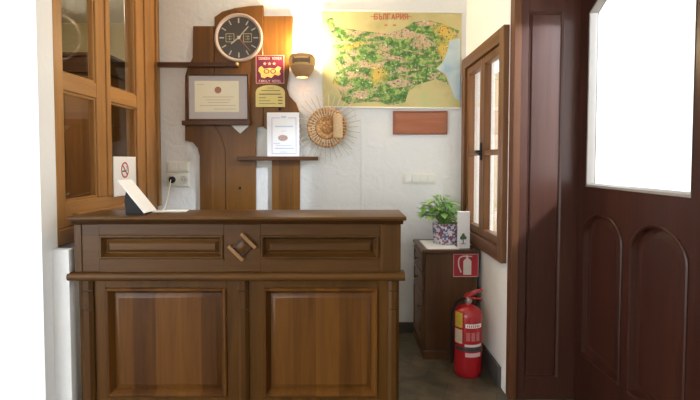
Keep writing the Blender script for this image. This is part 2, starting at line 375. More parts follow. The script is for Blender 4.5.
# no-smoking sign on the screen
s0 = atx(113, 156, XL+.006); s1 = atx(136, 197, XL+.006)
m = MB(); zA, zB = atx(113, 156.5, XL).z, atx(113, 197, XL).z
sg = empty('no_smoking_sign', (XL+.006, (s0.y+s1.y)/2, zB), 'white no smoking sign with red ring fixed to the left screen', 'sign')
m.box(XL+.004, XL+.009, s0.y, s1.y, zB, zA, .001); m.build('board', M['paper'], sg)
cc = Vector((XL+.0095, atx(123.5, 170, XL).y, atx(123.5, 170, XL).z)); rr = .054
m = MB(); seg = 40
m.loops([[(cc.x+dx, cc.y+r*math.cos(2*PI*k/seg), cc.z+r*math.sin(2*PI*k/seg)) for k in range(seg)] for r, dx in ((rr, 0), (rr, .0015), (rr-.010, .0015), (rr-.010, 0))], ring=True)
m.bar(cc+Vector((.0005, -.033, .033)), cc+Vector((.0005, .033, -.033)), .009, .0015, (1, 0, 0))
m.build('red_ring', M['ink_red'], sg)
m = MB(); m.box(cc.x, cc.x+.001, cc.y-.036, cc.y+.022, cc.z-.012, cc.z-.003)
for k in range(5):
    m.box(cc.x, cc.x+.001, cc.y+.026+.004*math.sin(k), cc.y+.030+.004*math.sin(k), cc.z-.004+k*.006, cc.z+.002+k*.006)
m.build('cigarette_symbol', M['ink_black'], sg)

# ---------------------------------------------------------------- counter
def P(px, py, Y=CYF): return at(px, py, Y)
ztopc = P(200, 216.2).z; zt0 = P(200, 222).z
zl1, zl0 = P(200, 272).z, P(200, 280.5).z
XA, XB = P(75, 240).x, P(400.5, 240).x
YB = CYF + .02
ctr = empty('reception_counter', ((XA+XB)/2, CYF+.15, 0), 'long dark brown panelled wooden reception counter', 'counter')
# concentric-loop raised panel that looks towards -Y
def panel_front(mb, x0, x1, z0, z1, y, prof):
    ls = []
    for i, d in prof: ls.append([(x0+i, y+d, z0+i), (x1-i, y+d, z0+i), (x1-i, y+d, z1-i), (x0+i, y+d, z1-i)])
    mb.loops(ls, True, True)
CB = CYF + .30
m = MB(); m.box(XA+.004, XA+.03, YB+.035, CB, 0, zt0-.001, .002); m.box(XB-.03, XB-.004, YB+.035, CB, 0, zt0-.001, .002); m.box(XA+.03, XB-.03, YB+.04, YB+.055, .0, zt0-.001)
m.build('carcass', M['counter_z'], ctr)
# countertop with rounded nosing
def nosing(mb, x0, x1, y_front, y_back, z0, z1, n=6):
    r = (z1-z0)/2; prof = [(y_back, z0), (y_back, z1)]
    for k in range(n+1):
        a = PI/2 - PI*k/n; prof.append((y_front + r - r*math.cos(a)*1.0, (z0+z1)/2 + r*math.sin(a)))
    mb.loops([[(x0, y, z) for y, z in prof], [(x1, y, z) for y, z in prof]])
m = MB(); nosing(m, P(70.5, 218).x, P(405.5, 218).x, CYF-.035, CB+.02, zt0+.0105, ztopc); m.build('countertop', M['counter_x'], ctr)
m = MB(); m.loops([[(x, y, z) for y, z in ((CYF-.022, zt0+.010), (CYF-.018, zt0+.004), (CYF-.006, zt0-.006), (CYF-.002, zt0-.012), (CB, zt0-.012), (CB, zt0+.010))] for x in (P(73, 220).x, P(403, 220).x)])
m.build('cornice_moulding', M['counter_dark'], ctr)
m = MB(); nosing(m, P(69.5, 276).x, P(404.5, 276).x, CYF-.030, CYF+.056, zl0, zl1); m.build('ledge', M['counter_x'], ctr)
# upper frieze : frame with two panels
ux = [(99.5, 223.5), (260.5, 379)]; uz0, uz1 = P(150, 259).z, P(150, 235).z
zA_, zB_ = zl1+.001, zt0-.0125
m = MB(); y0, y1 = CYF, CYF+.05
xs = [XA] + [P(p, 246).x for q in ux for p in q] + [XB]
for k in (0, 2, 4): m.box(xs[k], xs[k+1], y0, y1, zA_, zB_, .002)
for k in (1, 3):
    m.box(xs[k], xs[k+1], y0, y1, zA_, uz0, 0); m.box(xs[k], xs[k+1], y0, y1, uz1, zB_, 0)
m.build('frieze_frame', M['counter_x'], ctr)
m = MB(); m.box(P(380.8, 246).x, XB+.001, CYF-.006, CYF-.0005, zA_, zB_, .002); m.build('corner_strip', M['counter_z'], ctr)
m = MB(); m.box(XA-.001, P(82, 246).x, CYF-.006, CYF-.0005, zA_, zB_, .002); m.build('corner_strip', M['counter_z'], ctr)
UP = [(0, .03), (0, -.004), (.004, -.008), (.010, -.008), (.014, 0), (.026, .022), (.030, .022), (.046, .010), (.047, .010)]
LP = [(0, .03), (0, -.006), (.006, -.012), (.014, -.012), (.020, -.003), (.034, .026), (.038, .026), (.058, .012), (.060, .012)]
for a_, b_ in ux:
    m = MB(); panel_front(m, P(a_, 246).x+.0005, P(b_, 246).x-.0005, uz0+.0005, uz1-.0005, CYF, UP); m.build('frieze_panel', M['counter_x'], ctr)
# lower frame
lx = [(106.5, 227), (263.5, 378)]; lz1 = P(150, 287.5, YB).z; lz0 = P(150, 396.5, YB).z
m = MB(); y0, y1 = YB, YB+.035
xs = [XA+.004] + [P(p, 340, YB).x for q in lx for p in q] + [XB-.004]
for k in (0, 2, 4): m.box(xs[k], xs[k+1], y0, y1, 0, zl0-.001, .002)
for k in (1, 3):
    m.box(xs[k], xs[k+1], y0, y1, 0, lz0); m.box(xs[k], xs[k+1], y0, y1, lz1, zl0-.001)
m.build('face_frame', M['counter_z'], ctr)
for k in (1, 3):
    m = MB(); panel_front(m, xs[k]+.0005, xs[k+1]-.0005, lz0+.0005, lz1-.0005, YB, LP); m.build('lower_panel', M['counter_panel'], ctr)
m = MB(); m.box(XA, XB, YB-.012, YB-.0005, 0, .07, .004); m.build('plinth', M['counter_dark'], ctr)
# pilasters of three stacked blocks
z_c1, z_c2 = P(240, 291).z, P(240, 309.5).z
for p0, p1 in ((81, 93), (238, 248), (388.5, 399)):
    x0, x1 = P(p0, 330).x, P(p1, 330).x; c = (x1-x0)*.28
    pil = None; m = MB()
    for za, zb in ((.072, z_c2-.003), (z_c2+.003, z_c1-.003), (z_c1+.003, zl0-.001)):
        pts = [(x0, YB-.0005), (x0, YB-.010), (x0+c, YB-.024), (x1-c, YB-.024), (x1, YB-.010), (x1, YB-.0005)]
        m.loops([[(x, y, za) for x, y in pts], [(x, y, zb) for x, y in pts]])
    pil = m.build('pilaster', M['counter_z'], ctr)
    for zc in (z_c1, z_c2):
        m = MB(); m.box(x0+.003, x1-.003, YB-.016, YB-.001, zc-.003, zc+.003); m.build('groove_ring', M['counter_dark'], pil)
# diamond ornament
oc = P(243, 246.5)
orn = MB(); 
def rot(cx, cz, a): return Matrix.Translation((cx, 0, cz)) @ Matrix.Rotation(a, 4, 'Y')
R45 = rot(oc.x, oc.z, PI/4)
orn.box(-.040, .040, CYF-.008, CYF-.0005, -.040, .040, .003, R45)
ornament = orn.build('diamond_ornament', M['counter_dark'], ctr)
m = MB(); m.loops([[R45 @ Vector((sx*r, y, sz*r)) for sx, sz in ((-1, -1), (1, -1), (1, 1), (-1, 1))] for r, y in ((.024, CYF-.0085), (.024, CYF-.012), (.006, CYF-.020))]); m.build('pyramid_boss', M['counter_z'], ornament)
for s_ in (-1, 1):
    m = MB(); m.box(-.053, .053, CYF-.028, CYF-.0085, s_*.046-.009, s_*.046+.009, .003, R45); m.build('raised_bar', M['bar'], ornament)

# things on the counter
ZC = ztopc
ds = empty('document_stand', (-1.12, 2.62, ZC), 'white sheet sloping on a small black stand at the left end of the counter', 'stand')
nt_, nb_ = at(117, 180.5, 2.49), at(144, 213.5, 2.49)
ft_, fb_ = at(135, 184, 2.72), at(156, 211.5, 2.72)
nb_.z = max(nb_.z, ZC+.004); fb_.z = ZC+.004; 
d_ = nt_ - nb_; ft_ = fb_ + d_
m = MB(); nrm = (fb_-nb_).cross(d_).normalized(); nrm = nrm if nrm.z > 0 else -nrm
m.prism_dir([nb_, fb_, ft_, nt_], nrm*.004); m.build('white_sheet', M['paper'], ds)
m = MB(); o_ = nrm*-.001
def lerp(a, b, t): return a+(b-a)*t
i0, i1 = lerp(nb_, fb_, .12), lerp(nb_, fb_, .88)
pa, pb = i0 + d_*.03, i0 + d_*.72
qa, qb = i1 + d_*.03, i1 + d_*.72
base = lambda p: Vector((p.x, p.y, ZC+.001))
m.loops([[pa+o_, pb+o_, lerp(base(pb), pb, .55)+Vector((-.012, 0, 0)), base(pb)+Vector((-.005, 0, 0)), base(pa)],
         [qa+o_, qb+o_, lerp(base(qb), qb, .55)+Vector((-.012, 0, 0)), base(qb)+Vector((-.005, 0, 0)), base(qa)]]); m.build('black_stand', M['black'], ds)
a = at(152, 212.5, 2.66); b = at(183, 212.5, 2.66)
m = MB(); m.box(-.09, .09, -.045, .045, .0006, .006, .001, Matrix.Translation(((a.x+b.x)/2+.01, 2.68, ZC)) @ Matrix.Rotation(.12, 4, 'Z'))
tag(m.build('leaflet', M['paper']), 'thin white leaflet lying on the counter beside the document stand', 'leaflet')

# ---------------------------------------------------------------- back-wall wooden board
bw = empty('wall_board', (at(243, 214, WY).x, WY-.02, at(243, 214, WY).z-.2), 'stepped brown wooden board on the wall behind the clock', 'board')
def W(px, py, Y=WY): p = at(px, py, Y); return (p.x, p.z)
def board(pts, y0, y1): 
    mm = MB(); mm.prism([W(*p, y0) for p in pts], y0, y1, .003); return mm.build('board_panel', M['board'], bw)
E = 245
board([(193, 26), (214, 26), (214, 126), (221, 136), (225.5, 150), (226, E), (200, E), (200, 156), (198, 148), (193, 142), (185, 140.5), (185, 76), (188, 66), (193, 58)], WY-.030, WY)
board([(214.3, 17), (222, 11.5), (235, 8), (250, 6), (263, 5), (263, 126), (256, 127), (255.5, 140), (255.5, E), (226.4, E), (226, 150), (221.4, 136), (214.3, 126)], WY-.038, WY)
board([(263.4, 16), (293, 16), (292.5, 48), (289, 70), (286.5, 88), (289, 96), (296, 103), (300, 115), (300, E), (272, E), (272, 140), (270, 132), (263.4, 127)], WY-.030, WY)
def shelf(x0, x1, y0, y1, dep=.10):
    yf = WY-.04-dep; p0, p1 = at(x0, y0, yf), at(x1, y1, yf); mm = MB(); mm.box(p0.x, p1.x, yf, WY-.0385, p1.z, p0.z, .003); mm.build('shelf', M['shelf'], bw); return p0.z, p1.z
z_up = shelf(157, 238, 62, 66.5, .05)
z_mid = shelf(181.5, 250, 120.5, 125, .075)
z_low = shelf(237, 318, 156.5, 160.5, .075)
yf = WY-.055
m = MB(); m.prism([W(231, 125.3, yf), W(249.5, 125.3, yf), W(240, 133.5, yf)], yf, WY-.0385, .002); o = m.build('bracket', M['white'], bw); o['label'] = 'small white triangular bracket'
for (px, py) in ((240, 188), (279.5, 109)):
    p = at(px, py, WY-.038); m = MB(); m.lathe([(.010, 0), (.010, .004), (.006, .008)], (p.x, WY-(.0385 if px < 263 else .0305), p.z), 'Y', 12); m.build('peg', M['black'], bw)
m = MB(); p = at(238, 64.5, WY-.07); m.lathe([(.004, 0), (.012, .004), (.012, .012), (.004, .018)], (p.x-.002, WY-.0905, p.z), 'Y', 12); o = m.build('end_knob', M['brass'], bw)

# clock
ky = WY-.038; kc = at(238.5, 37.5, ky-.03); kr = 24.2*(ky-.03)/F
ck = empty('wall_clock', (kc.x, ky, kc.z), 'round dark faced wall clock with a pale rose metal rim', 'clock')
kb = Vector((kc.x, ky-.0005, kc.z))
m = MB(); m.lathe([(kr-.012, 0), (kr-.004, .008), (kr, .022), (kr-.004, .034), (kr-.014, .038), (kr-.027, .030), (kr-.029, .022)], kb, 'Y', 64, cap=False); m.build('rim', M['rose'], ck)
m = MB(); m.lathe([(kr-.014, .004), (kr-.0295, .020)], kb, 'Y', 64); m.build('dial', plain('dial_dark_brown', (.055, .042, .032), .35), ck)
dy = kb.y-.0205
def clockpt(a, r, d=0): return Vector((kb.x + r*math.sin(a), dy-d, kb.z + r*math.cos(a)))
for k in range(12):
    m = MB(); a = 2*PI*k/12; r0, r1 = kr*.60, kr*.80
    m.bar(clockpt(a, r0), clockpt(a, r1), .0085 if k % 3 else .010, .002); m.build('hour_mark', M['mark'], ck)
mk = M['cream']
for sx in (-1, 1):
    m = MB(); cx, cz, h_ = kb.x+sx*kr*.36, kb.z, kr*.165
    for (q0, q1) in (((-1, -1), (1, -1)), ((1, -1), (1, 1)), ((1, 1), (-1, 1)), ((-1, 1), (-1, -1))):
        m.bar((cx+q0[0]*h_, dy, cz+q0[1]*h_), (cx+q1[0]*h_, dy, cz+q1[1]*h_), .005, .0015)
    for t in (-.3, .35): m.bar((cx-h_*.55, dy, cz+t*h_), (cx+h_*.55, dy, cz+t*h_), .004, .001)
    m.bar((cx+sx*h_*.1, dy, cz-h_*.6), (cx+sx*h_*.1, dy, cz+h_*.6), .004, .001)
    m.build('subdial', plain('tarnished_gold', (.42, .36, .20), .5), ck)
for nm, ang, ln, w, d, mt in (('hour_hand', 232, .40, .011, .004, M['mark']), ('minute_hand', 42, .60, .007, .0065, M['mark']), ('second_hand', 139, .72, .0055, .009, M['hatch'])):
    a = math.radians(ang); m = MB(); m.bar(clockpt(a, -.02, d), clockpt(a, kr*ln, d), w, .0015); m.build(nm, mt, ck)
m = MB(); m.lathe([(.012, 0), (.012, .012), (.006, .014)], (kb.x, dy, kb.z), 'Y', 16); m.build('centre_cap', M['rose'], ck)

# framed certificate on the middle shelf
cy0 = WY-.075; p0, p1 = at(187, 74, cy0), at(249.5, 120.6, cy0); p1.z = z_mid[0]+.0008
fc = empty('framed_certificate', ((p0.x+p1.x)/2, cy0, p1.z), 'framed cream certificate with a red seal on the middle shelf', 'picture frame')
m = MB(); fw = .014
m.box(p0.x, p0.x+fw, cy0-.016, cy0+.014, p1.z, p0.z, .003); m.box(p1.x-fw, p1.x, cy0-.016, cy0+.014, p1.z, p0.z, .003); m.box(p0.x+fw, p1.x-fw, cy0-.016, cy0+.014, p0.z-fw, p0.z, .003); m.box(p0.x+fw, p1.x-fw, cy0-.016, cy0+.014, p1.z, p1.z+fw, .003)
m.build('frame', M['shelf'], fc)
m = MB(); m.box(p0.x+fw, p1.x-fw, cy0-.004, cy0+.012, p1.z+fw, p0.z-fw); m.build('mat', plain('lilac_grey_mat', (.50, .46, .45), .7), fc)
q0, q1 = at(194.5, 81, cy0-.004), at(239, 112, cy0-.004)
m = MB(); m.box(q0.x, q1.x, cy0-.0055, cy0-.0045, q1.z, q0.z); m.build('certificate_paper', M['cream'], fc)
m = MB(); p = at(218, 90, cy0-.006); m.lathe([(.026, 0), (.026, .001)], (p.x, cy0-.006, p.z), 'Y', 24); m.build('seal', plain('seal_brick_red', (.36, .15, .10), .6), fc)
m = MB()
for py, a_, b_ in ((84.5, 197, 204), (97, 203, 234), (99.8, 206, 231), (102.5, 208, 229), (105.5, 200, 236), (109, 214, 236)):
    a, b = at(a_, py, cy0-.006), at(b_, py, cy0-.006); m.box(a.x, b.x, cy0-.0066, cy0-.0057, a.z-.003, a.z+.003)
m.build('written_lines', plain('faded_ink', (.60, .52, .38), .8), fc)

# maroon plaque
by = WY-.0305-.002; p0, p1 = at(256, 55.5, by), at(284.5, 83.8, by)
pq = empty('hotel_plaque', ((p0.x+p1.x)/2, by, p1.z), 'maroon plaque with a gold emblem and three stars right of the clock', 'plaque')
yb0 = WY-.0385-.006
m = MB(); m.box(p0.x, p1.x, yb0, WY-.0387, p1.z, p0.z, .0015); m.build('plate', M['maroon'], pq)
m = MB(); t_ = .005; y_ = yb0-.0012
for bx in ((p0.x, p0.x+t_, p1.z, p0.z), (p1.x-t_, p1.x, p1.z, p0.z), (p0.x+t_, p1.x-t_, p0.z-t_, p0.z), (p0.x+t_, p1.x-t_, p1.z, p1.z+t_)): m.box(bx[0], bx[1], y_, yb0-.0001, bx[2], bx[3])
m.build('border', plain('pink_border', (.62, .25, .20), .5), pq)
wc = (p0.x+p1.x)/2; ww = p1.x-p0.x; hh = p0.z-p1.z
m = MB(); text_into(m, 'СЕМЕЕН ХОТЕЛ', (wc, yb0, p0.z-hh*.115), hh*.075, ww*.80); m.build('lettering', plain('pink_lettering', (.85, .50, .42), .5), pq, .2); m = MB(); text_into(m, 'FAMILY HOTEL', (wc, yb0, p1.z+hh*.085), hh*.075, ww*.80)
m.build('lettering', bpy.data.materials['pink_lettering'], pq, .2)
def star(mb, c, r, y, t=.0012):
    pts = [(c[0]+(r if k % 2 == 0 else r*.45)*math.sin(PI*k/5), c[1]+(r if k % 2 == 0 else r*.45)*math.cos(PI*k/5)) for k in range(10)]
    mb.prism(pts, y-t, y)
for k in (-1, 0, 1):
    m = MB(); star(m, (wc+k*ww*.165-.004, p0.z-hh*.30), hh*.068, yb0-.0001); m.build('star', plain('star_pink', (.85, .45, .30), .5) if k == -1 else bpy.data.materials['star_pink'], pq)
m = MB(); em = [(-.40, .13), (-.30, .20), (-.22, .10), (0, .13), (.18, .10), (.28, .19), (.40, .14), (.34, .02), (.38, -.09), (.30, -.15), (.16, -.10), (.05, -.22), (-.10, -.17), (-.20, -.23), (-.32, -.20), (-.34, -.06), (-.42, .02)]
m.prism([(wc+x*ww*.98, p0.z-hh*.58+z*hh*1.0) for x, z in em], yb0-.0013, yb0-.0001); m.build('emblem', M['gold'], pq)
m = MB()
for cx, s_ in ((-.12, .105), (.11, .105)):
    seg = 20; c0 = (wc+cx*ww, p0.z-hh*.57); r0 = s_*ww
    m.loops([[(c0[0]+r*math.cos(2*PI*k/seg), y, c0[1]+r*.8*math.sin(2*PI*k/seg)) for k in range(seg)] for r, y in ((r0, yb0-.0014), (r0, yb0-.0022), (r0*.62, yb0-.0022), (r0*.62, yb0-.0014))], ring=True)
m.build('emblem_rings', plain('emblem_brown', (.22, .05, .04), .5), pq)

# yellow plaque
p0, p1 = at(255.5, 85, yb0), at(285, 107, yb0)
yp = empty('price_plaque', ((p0.x+p1.x)/2, yb0, p1.z), 'yellow brass plaque with an arched top under the maroon plaque', 'plaque')
pts = [(p0.x, p1.z), (p1.x, p1.z), (p1.x, p0.z-.055)]
for k in range(11):
    a = PI*k/10; pts.append(((p0.x+p1.x)/2 + (p1.x-p0.x)*.5*math.cos(a)*.98, p0.z-.050+.05*math.sin(a)))
pts.append((p0.x, p0.z-.055))
m = MB(); m.prism(pts, yb0, WY-.0387, .001); m.build('plate', M['brass'], yp)
m = MB()
for py, a_, b_, h_ in ((88, 267, 274, .004), (90.5, 261, 280, .006), (94.2, 259, 281, .009), (97.8, 259, 266, .006), (100.8, 259, 270, .005), (103.6, 259, 276, .005), (97.4, 278, 282.5, .010), (100.5, 278, 282.5, .010), (103.5, 278, 282.5, .010)):
    a, b = at(a_, py, yb0), at(b_, py, yb0); m.box(a.x, b.x, yb0-.001, yb0-.0001, a.z-h_/2, a.z+h_/2)
m.build('written_lines', plain('olive_print', (.20, .15, .06), .7), yp)

# notice standing on the lower shelf
ny = WY-.075; p0, p1 = at(267, 112.5, ny), at(299.5, 157, ny); p1.z = z_low[0]+.0008
nf = empty('framed_notice', ((p0.x+p1.x)/2, ny, p1.z), 'white notice with blue border standing on the lower shelf', 'notice')
m = MB(); m.box(p0.x, p1.x, ny-.004, ny+.004, p1.z, p0.z, .001); m.build('sheet', M['paper'], nf)
a, b = at(271.5, 117.5, ny-.005), at(296.5, 154, ny-.005); m = MB(); y_ = ny-.0052; t_ = .006
for bx in ((a.x, a.x+t_, b.z, a.z), (b.x-t_, b.x, b.z, a.z), (a.x+t_, (a.x+b.x)/2-.03, a.z-t_, a.z), ((a.x+b.x)/2+.03, b.x-t_, a.z-t_, a.z), (a.x+t_, b.x-t_, b.z, b.z+t_)): m.box(bx[0], bx[1], y_, ny-.0042, bx[2], bx[3])
m.build('border', plain('pale_lilac', (.55, .52, .72), .7), nf)
m = MB()
for py, a_, b_, h_ in ((117, 281, 286, .014), (126.5, 275, 293, .010), (131, 281, 286, .004), (143.5, 273.5, 280, .005), (145.5, 276, 292, .004), (148.5, 275, 294, .008), (152, 280, 287, .005)):
    a, b = at(a_, py, ny-.005), at(b_, py, ny-.005); m.box(a.x, b.x, ny-.0052, ny-.0042, a.z-h_/2, a.z+h_/2)
m.build('written_lines', plain('pale_blue_ink', (.50, .58, .76), .8), nf)
m = MB(); c = at(283, 138, ny); m.loops([[(c.x+r*math.cos(2*PI*k/24)*1.35, y, c.z+r*math.sin(2*PI*k/24)*.85) for k in range(24)] for r, y in ((.028, ny-.0042), (.028, ny-.0055))]); m.build('printed_picture', plain('dusty_brown_print', (.46, .32, .29), .8, var=.4, scale=60), nf)

# ---------------------------------------------------------------- lamp
lc = at(302.5, 66, WY-.10)
sc_ = empty('wall_lamp', (lc.x, WY, lc.z-.1), 'lit brown clay pot wall lamp glowing beside the map', 'lamp')
pxm = (WY-.10)/F
m = MB(); prof = [(5.6, -11.5), (6.8, -11), (9.8, -6.5), (12.2, -1), (13.2, 4), (12.8, 8), (11, 10.5), (10.6, 10.5), (12.2, 7.5), (12.4, 4), (11.3, -.8), (9.0, -6.0), (6.0, -10.4), (5.6, -11.5)]
cc_ = (lc.x, WY-.115, lc.z)
m.lathe([(r*pxm, h*pxm) for r, h in prof], cc_, 'Z', 40, cap=False); m.build('clay_pot', M['clay'], sc_)
m = MB(); m.lathe([(r*pxm, h*pxm) for r, h in ((12.2, -1), (13.4, 1.2), (13.7, 4), (13.5, 6.5), (13.2, 6.6), (13.35, 4), (13.1, 1.2), (12.0, -.6))], cc_, 'Z', 40, cap=False); m.build('glaze_band', M['clay_gold'], sc_)
m = MB()
seg = 12; ra = 13.95*pxm
def arcpt(a, h): return (cc_[0]+ra*math.sin(a), cc_[1]-ra*math.cos(a), cc_[2]+h*pxm)
amax = .62
loop_o = [[arcpt(-amax+2*amax*k/seg, h) for h in (1.0, 4.8)] for k in range(seg+1)]
m.loops([[Vector(q[0]), Vector(q[1]), Vector(q[1])+Vector((0, .012, 0)), Vector(q[0])+Vector((0, .012, 0))] for q in loop_o])
for sx in (-1, 1):
    a = sx*amax*.95; m.bar(arcpt(a, 0), arcpt(a, 6.2), .012, .004)
m.build('handle_relief', M['clay_dark'], sc_)
m = MB(); m.box(lc.x-.022, lc.x+.022, cc_[1]+.07, WY-.0005, lc.z-.045, lc.z+.0, .004); m.build('wall_bracket', M['clay_dark'], sc_)
m = MB(); m.lathe([(.004, -.03), (.016, -.028), (.017, -.005), (.012, .0), (.020, .022), (.026, .042), (.022, .060), (.010, .070), (.002, .072)], (lc.x, WY-.115, lc.z+.045), 'Z', 20); m.build('bulb', emit('bulb_glow', (1, .80, .50), 30), sc_)
m = MB(); m.tube([(lc.x, cc_[1]+.10, lc.z-.025), (lc.x, WY-.115, lc.z-.02), (lc.x, WY-.115, lc.z+.018)], .008); m.build('lamp_holder', M['black'], sc_)

# ---------------------------------------------------------------- straw sun
uy = WY-.046; uc = at(327, 127.5, uy-.02); ur = 20.2*(uy-.02)/F
st = empty('straw_sun', (uc.x, uy, uc.z), 'round woven straw sun ornament with thin rays under the map', 'ornament')
m = MB(); m.lathe([(ur*.98, 0), (ur, .008), (ur*.94, .018), (ur*.80, .014), (ur*.76, .022), (ur*.58, .018), (ur*.54, .026), (ur*.30, .020), (ur*.24, .030), (ur*.05, .032)], (uc.x, uy, uc.z), 'Y', 48); m.build('woven_disc', M['straw'], st, 20)
m = MB()
for k in range(36):
    a = 2*PI*k/36; d = Vector((math.sin(a), 0, math.cos(a)))
    c = Vector((uc.x, uy-.0, uc.z)); m.tube([c+d*ur*.60+Vector((0, -.020, 0)), c+d*ur*.80+Vector((0, -.020, 0)), c+d*ur*.99+Vector((0, -.010, 0))], .004, 5)
m.build('radial_weave', M['straw_ray'], st)
nr = 34
for k in range(nr):
    a = 2*PI*(k+.3)/nr; d = Vector((math.sin(a), 0, math.cos(a))); ln = ur*random.uniform(1.55, 1.80)
    c = Vector((uc.x, uy, uc.z)); m = MB(); m.tube([c+d*ur*.95+Vector((0, .004, 0)), c+d*ln+Vector((0, .004, 0))], .0036, 5); m.build('straw_ray', M['straw_ray'], st)
m = MB(); p0, p1 = at(333.5, 114, uy-.05), at(342.5, 138, uy-.05)
m.lathe([(.028, 0), (.036, .004), (.036, p0.z-p1.z-.004), (.028, p0.z-p1.z)], ((p0.x+p1.x)/2, uy-.05, p1.z), 'Z', 16); m.build('straw_bundle', plain('pale_straw', (.66, .46, .26), .7, var=.3, scale=60), st)

# ---------------------------------------------------------------- map
my = WY-.014
mp_ = empty('wall_map', (at(392, 108, my).x, my, at(392, 108, my).z), 'large colourful relief map of a country on the back wall', 'map')
def mpt(px, py, y=my): p = at(px, py, y); return (p.x, p.z)
m = MB(); m.prism([mpt(321.5, 11), mpt(461.5, 14), mpt(460, 108), mpt(323, 107)], my, my+.003)
M['map_base'] = ramp_noise('map_ochre', [(.3, (.44, .38, .16)), (.5, (.56, .48, .22)), (.7, (.48, .48, .21))], 6, 4, .55)
m.build('sheet', M['map_base'], mp_)
def mc(cx, cy): return (310+.35*cx, .35*cy)
land = [(45, 55), (65, 50), (72, 74), (120, 84), (170, 91), (220, 96), (262, 84), (296, 63), (340, 58), (380, 68), (426, 88), (422, 106), (398, 114), (390, 150), (376, 180), (358, 196), (386, 214), (396, 242), (360, 226), (312, 240), (282, 260), (272, 292), (232, 302), (190, 290), (150, 292), (110, 297), (90, 286), (84, 260), (64, 236), (70, 214), (80, 200), (68, 170), (84, 150), (64, 130), (78, 110), (55, 85)]
sea = [(400, 116), (428, 110), (430, 288), (414, 280), (400, 244), (388, 212), (362, 196), (378, 181), (392, 150)]
def map_mat():
    m, nt, b = new_mat('map_relief'); N, L = nt.nodes, nt.links
    tc = N.new('ShaderNodeTexCoord')
    def noise(sc, det, dist, off, st=(1, 1, 1)):
        mp = N.new('ShaderNodeMapping'); mp.inputs['Location'].default_value = off; mp.inputs['Scale'].default_value = st; L.new(tc.outputs['Object'], mp.inputs['Vector'])
        n = N.new('ShaderNodeTexNoise'); n.inputs['Scale'].default_value = sc; n.inputs['Detail'].default_value = det; n.inputs['Distortion'].default_value = dist; L.new(mp.outputs[0], n.inputs['Vector']); return n.outputs['Fac']
    def ramp(src, stops):
        r = N.new('ShaderNodeValToRGB'); e = r.color_ramp.elements; e[0].position, e[0].color = stops[0][0], col(stops[0][1]); e[1].position, e[1].color = stops[-1][0], col(stops[-1][1])
        for p, c in stops[1:-1]: x = e.new(p); x.color = col(c)
        L.new(src, r.inputs[0]); return r.outputs[0]
    def mix(f, a, b_):
        x = N.new('ShaderNodeMixRGB'); L.new(f, x.inputs[0]); L.new(a, x.inputs[1]); L.new(b_, x.inputs[2]); return x.outputs[0]
    bw_ = lambda src, a, b_: ramp(src, [(a, (0, 0, 0)), (b_, (1, 1, 1))])
    g = ramp(noise(24, 5, .8, (0, 0, 0)), [(.35, (.03, .115, .02)), (.5, (.10, .25, .045)), (.62, (.34, .46, .12))])
    pk = ramp(noise(32, 4, .8, (5, 1, 2)), [(.35, (.30, .30, .15)), (.5, (.56, .42, .27)), (.65, (.60, .33, .19))])
    f1 = bw_(noise(9.5, 5, .6, (2, 0, 1.3), (.7, 1, 1.7)), .50, .58)
    a = mix(f1, g, pk)
    og = ramp(noise(9, 2, .3, (1, 1, 1)), [(.3, (.66, .40, .06)), (.7, (.58, .50, .12))])
    a = mix(bw_(noise(3.0, 2, .3, (3.4, 0, 7.2)), .57, .63), a, og)
    dk = ramp(noise(1, 0, 0, (0, 0, 0)), [(0, (.10, .10, .07)), (1, (.14, .12, .08))])
    a = mix(bw_(noise(60, 3, .4, (9, 9, 9)), .56, .64), a, dk)
    lt = ramp(noise(1, 0, 0, (0, 0, 0)), [(0, (.80, .74, .62)), (1, (.80, .74, .62))])
    a = mix(bw_(noise(52, 3, .4, (4, 6, 2)), .63, .70), a, lt)
    L.new(a, b.inputs['Base Color']); b.inputs['Roughness'].default_value = .5; return m
m = MB(); m.prism([mpt(*mc(*p), my-.0008) for p in land], my-.0012, my-.0002); m.build('printed_country', map_mat(), mp_)
m = MB(); m.prism([mpt(*mc(*p), my-.0006) for p in sea], my-.0008, my-.0002); m.build('printed_sea', ramp_noise('sea_blue', [(.35, (.36, .52, .62)), (.65, (.60, .68, .66))], 6, 3, .5), mp_)
m = MB(); c = at(391, 16.7, my); text_into(m, 'БЪЛГАРИЯ', (c.x, my-.001, c.z), .040, .275, .19); MT = plain('title_red', (.52, .13, .07), .6); m.build('title', MT, mp_, .2)
for px, py, hw_, hh_ in ((372.5, 16.6, .016, .002), (409.5, 16.6, .016, .002), (386, 25.2, .012, .005), (394.5, 25.2, .012, .005)):
    a = at(px, py, my); m = MB(); m.box(a.x-hw_, a.x+hw_, my-.002, my-.0002, a.z-hh_, a.z+hh_); m.build('title_mark', MT, mp_)
for nm, l, r in (('top_rail', (320.5, 9.8), (462.5, 12.8)), ('bottom_rail', (322, 107.2), (461, 108.4))):
    a, b = at(*l, my), at(*r, my); m = MB(); m.tube([(a.x, my-.002, a.z), (b.x, my-.002, b.z)], .007, 10); m.build(nm, M['white'], mp_)
# wooden hatch plate
hy = WY-.02; p0, p1 = at(393, 110.8, hy), at(447.5, 134.5, hy)
ht = empty('wall_hatch', ((p0.x+p1.x)/2, hy, p1.z), 'small reddish wooden cover plate on the wall under the map', 'cover')
m = MB(); t_ = .016
for bx in ((p0.x, p0.x+t_, p1.z, p0.z), (p1.x-t_, p1.x, p1.z, p0.z), (p0.x+t_, p1.x-t_, p0.z-t_, p0.z), (p0.x+t_, p1.x-t_, p1.z, p1.z+t_)): m.box(bx[0], bx[1], hy, WY-.0005, bx[2], bx[3], .003)
m.build('frame', plain('hatch_edge', (.25, .09, .055), .5, var=.25), ht)
m = MB(); m.box(p0.x+t_, p1.x-t_, hy+.004, WY-.0005, p1.z+t_, p0.z-t_, .001); m.build('panel', M['hatch'], ht)

